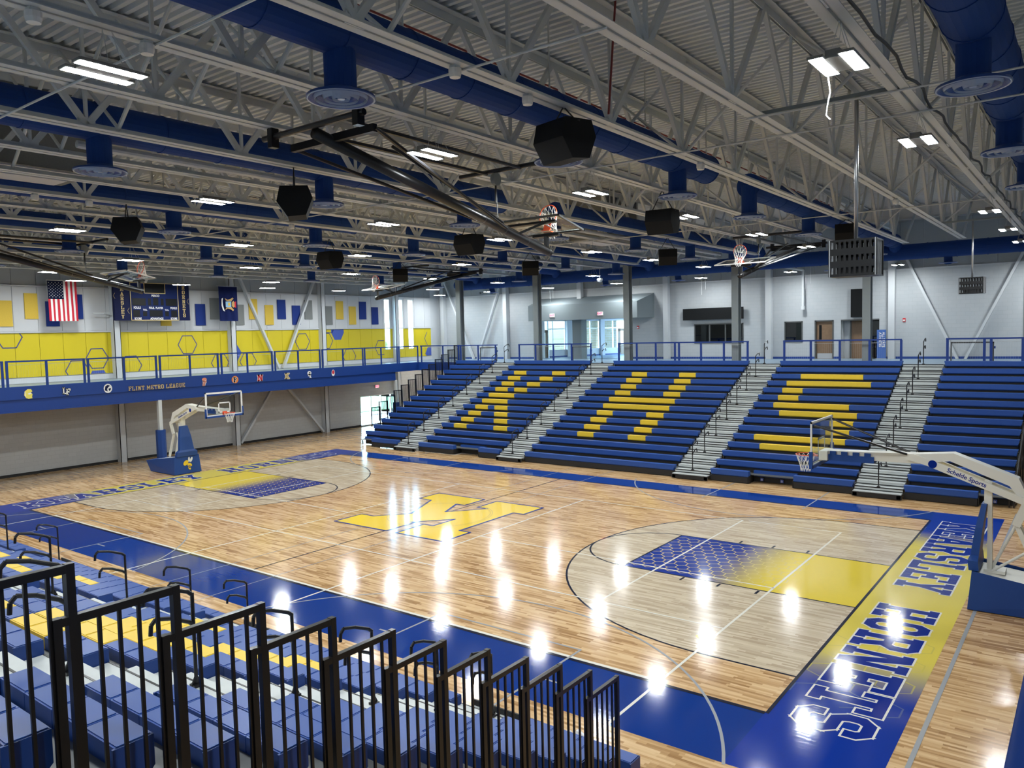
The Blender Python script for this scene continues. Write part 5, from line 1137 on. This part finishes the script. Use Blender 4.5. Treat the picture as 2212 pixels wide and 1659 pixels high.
# sprinkler pipes and cable bundle
solo('sprinkler_pipe', 'dark red sprinkler pipe under the roof deck, near side', 'pipe', MB().tube((8.8, -19, 11.45), (8.8, 19, 11.45), .02, 6), m_sprk, (8.8, 0, 11.45), 'sprinkler pipes')
solo('sprinkler_pipe', 'dark red sprinkler pipe rising beside the upper centre truss', 'pipe', MB().tube((11.7, -8.3, 9.8), (11.75, -8.1, 11.7), .018, 6), m_sprk, (11.7, -8.3, 9.8), 'sprinkler pipes')
b = MB(); px_ = None
for k in range(60):
    y = -14+k*.5; p_ = (15.95+.03*math.sin(k*1.7), y, 9.83+.04*math.sin(k*1.3))
    if px_: b.tube(px_, p_, .022, 6)
    px_ = p_
solo('cable_bundle', 'dark cable bundle lying along the upper right truss', 'cable', b, mat('cable_grey', (.10, .105, .11), .5), (15.95, 0, 9.8))
solo('long_pipe', 'pale long roof pipe running beside the second duct', 'pipe', MB().tube((3.35, -13, 9.85), (3.35, 17, 9.85), .07, 10), m_steel, (3.35, 0, 9.85))

# ------------------------------------------------------------------ lobby behind the opening
struct('floor_lobby', MB().box(-16.5, WF, 4.30, -6.3, 38, ZC), m_carpet)
struct('wall_lobby', MB().box(-6.64, WF+.3, ZC, -6.4, 38, 7.4).box(-13.6, WF+.3, ZC, -13.3, 25.9, 7.4), m_wall)
struct('ceiling_lobby', MB().box(-16.5, WF+.3, 7.3, -6.3, 38, 7.4), m_whitepanel)
A = Vector((-14.3, 26.7, 0)); dL = Vector((2.6, 9.8, 0)).normalized(); nL = Vector((dL.y, -dL.x, 0))
def lb(mb, s0, s1, z0, z1, t0=-.05, t1=.05):
    q = [A+dL*s+nL*t_ for s, t_ in ((s0, t0), (s1, t0), (s1, t1), (s0, t1))]
    return mb.prism([(p.x, p.y) for p in q], 'z', z0, z1)
gw = struct('window_7', lb(lb(MB(), -.5, 10, 7.08, 7.3), .85, 8.3, ZC, 4.97), m_whitepanel)
part('base_trim', lb(MB(), .85, 8.3, ZC, 4.52, .05, .07), m_blue, gw)
for s_, w_ in ((.75, .08), (1.22, .07), (2.46, .08), (5.05, .05), (5.97, .05), (7.51, .05), (8.0, .06)): part('mullion', lb(MB(), s_-w_/2, s_+w_/2, 4.97, 7.08), m_galv, gw)
for s0, s1 in ((2.6, 3.1), (6.05, 6.5)): part('pier', lb(MB(), s0, s1, ZC, 7.3, -.15, .15), m_wall, gw)
for s0, s1 in ((.8, 1.22), (1.22, 2.46), (3.1, 5.05), (5.05, 5.97), (6.5, 7.51), (7.51, 8.0)):
    part('pane', lb(MB(), s0, s1, 4.97, 7.08, -.006, .006), m_glass, gw); part('transom_bar', lb(MB(), s0, s1, 6.48, 6.54, -.04, .04), m_galv, gw)
for nn, s0, s1 in ((3, -.15, .75), (4, 8.05, 8.95)):
    dd = struct('door_%d' % nn, lb(lb(lb(lb(MB(), s0, s0+.3, ZC, 6.45), s1-.2, s1, ZC, 6.45), s0, s1, ZC, 5.3), s0, s1, 6.25, 6.45), m_wood)
    part('door_window', lb(MB(), s0+.3, s1-.2, 5.3, 6.25, -.01, .01), m_glass, dd); part('transom_pane', lb(MB(), s0, s1, 6.5, 7.08, -.01, .01), m_glass, dd)
# exterior brick wing with its own details
bw = struct('wall_outside', MB().box(-24, 37.5, -.1, -14.0, 38, 11), m_brick)
struct('wall_outside_side', MB().prism([(-19.5, 30.0), (-19.0, 30.0), (-16.0, 37.6), (-16.5, 37.6)], 'z', -.1, 10), m_brick)
solo('door_mat', 'crumpled clear plastic bag lying beyond the near bleacher end', 'bag', (lambda mb: [mb.tube((11.9+.1*math.sin(k*2.1), -9.95-.06*k+.05*math.cos(k*3), .03+.03*math.sin(k)), (12.0+.12*math.cos(k*1.7), -10.02-.06*k, .05+.02*math.cos(k)), .05, 7, .03) for k in range(7)] and mb)(MB()), mat('plastic_white', (.75, .76, .78), .2), (12, -10, 0))  # crumpled plastic bag made of short tapered tubes
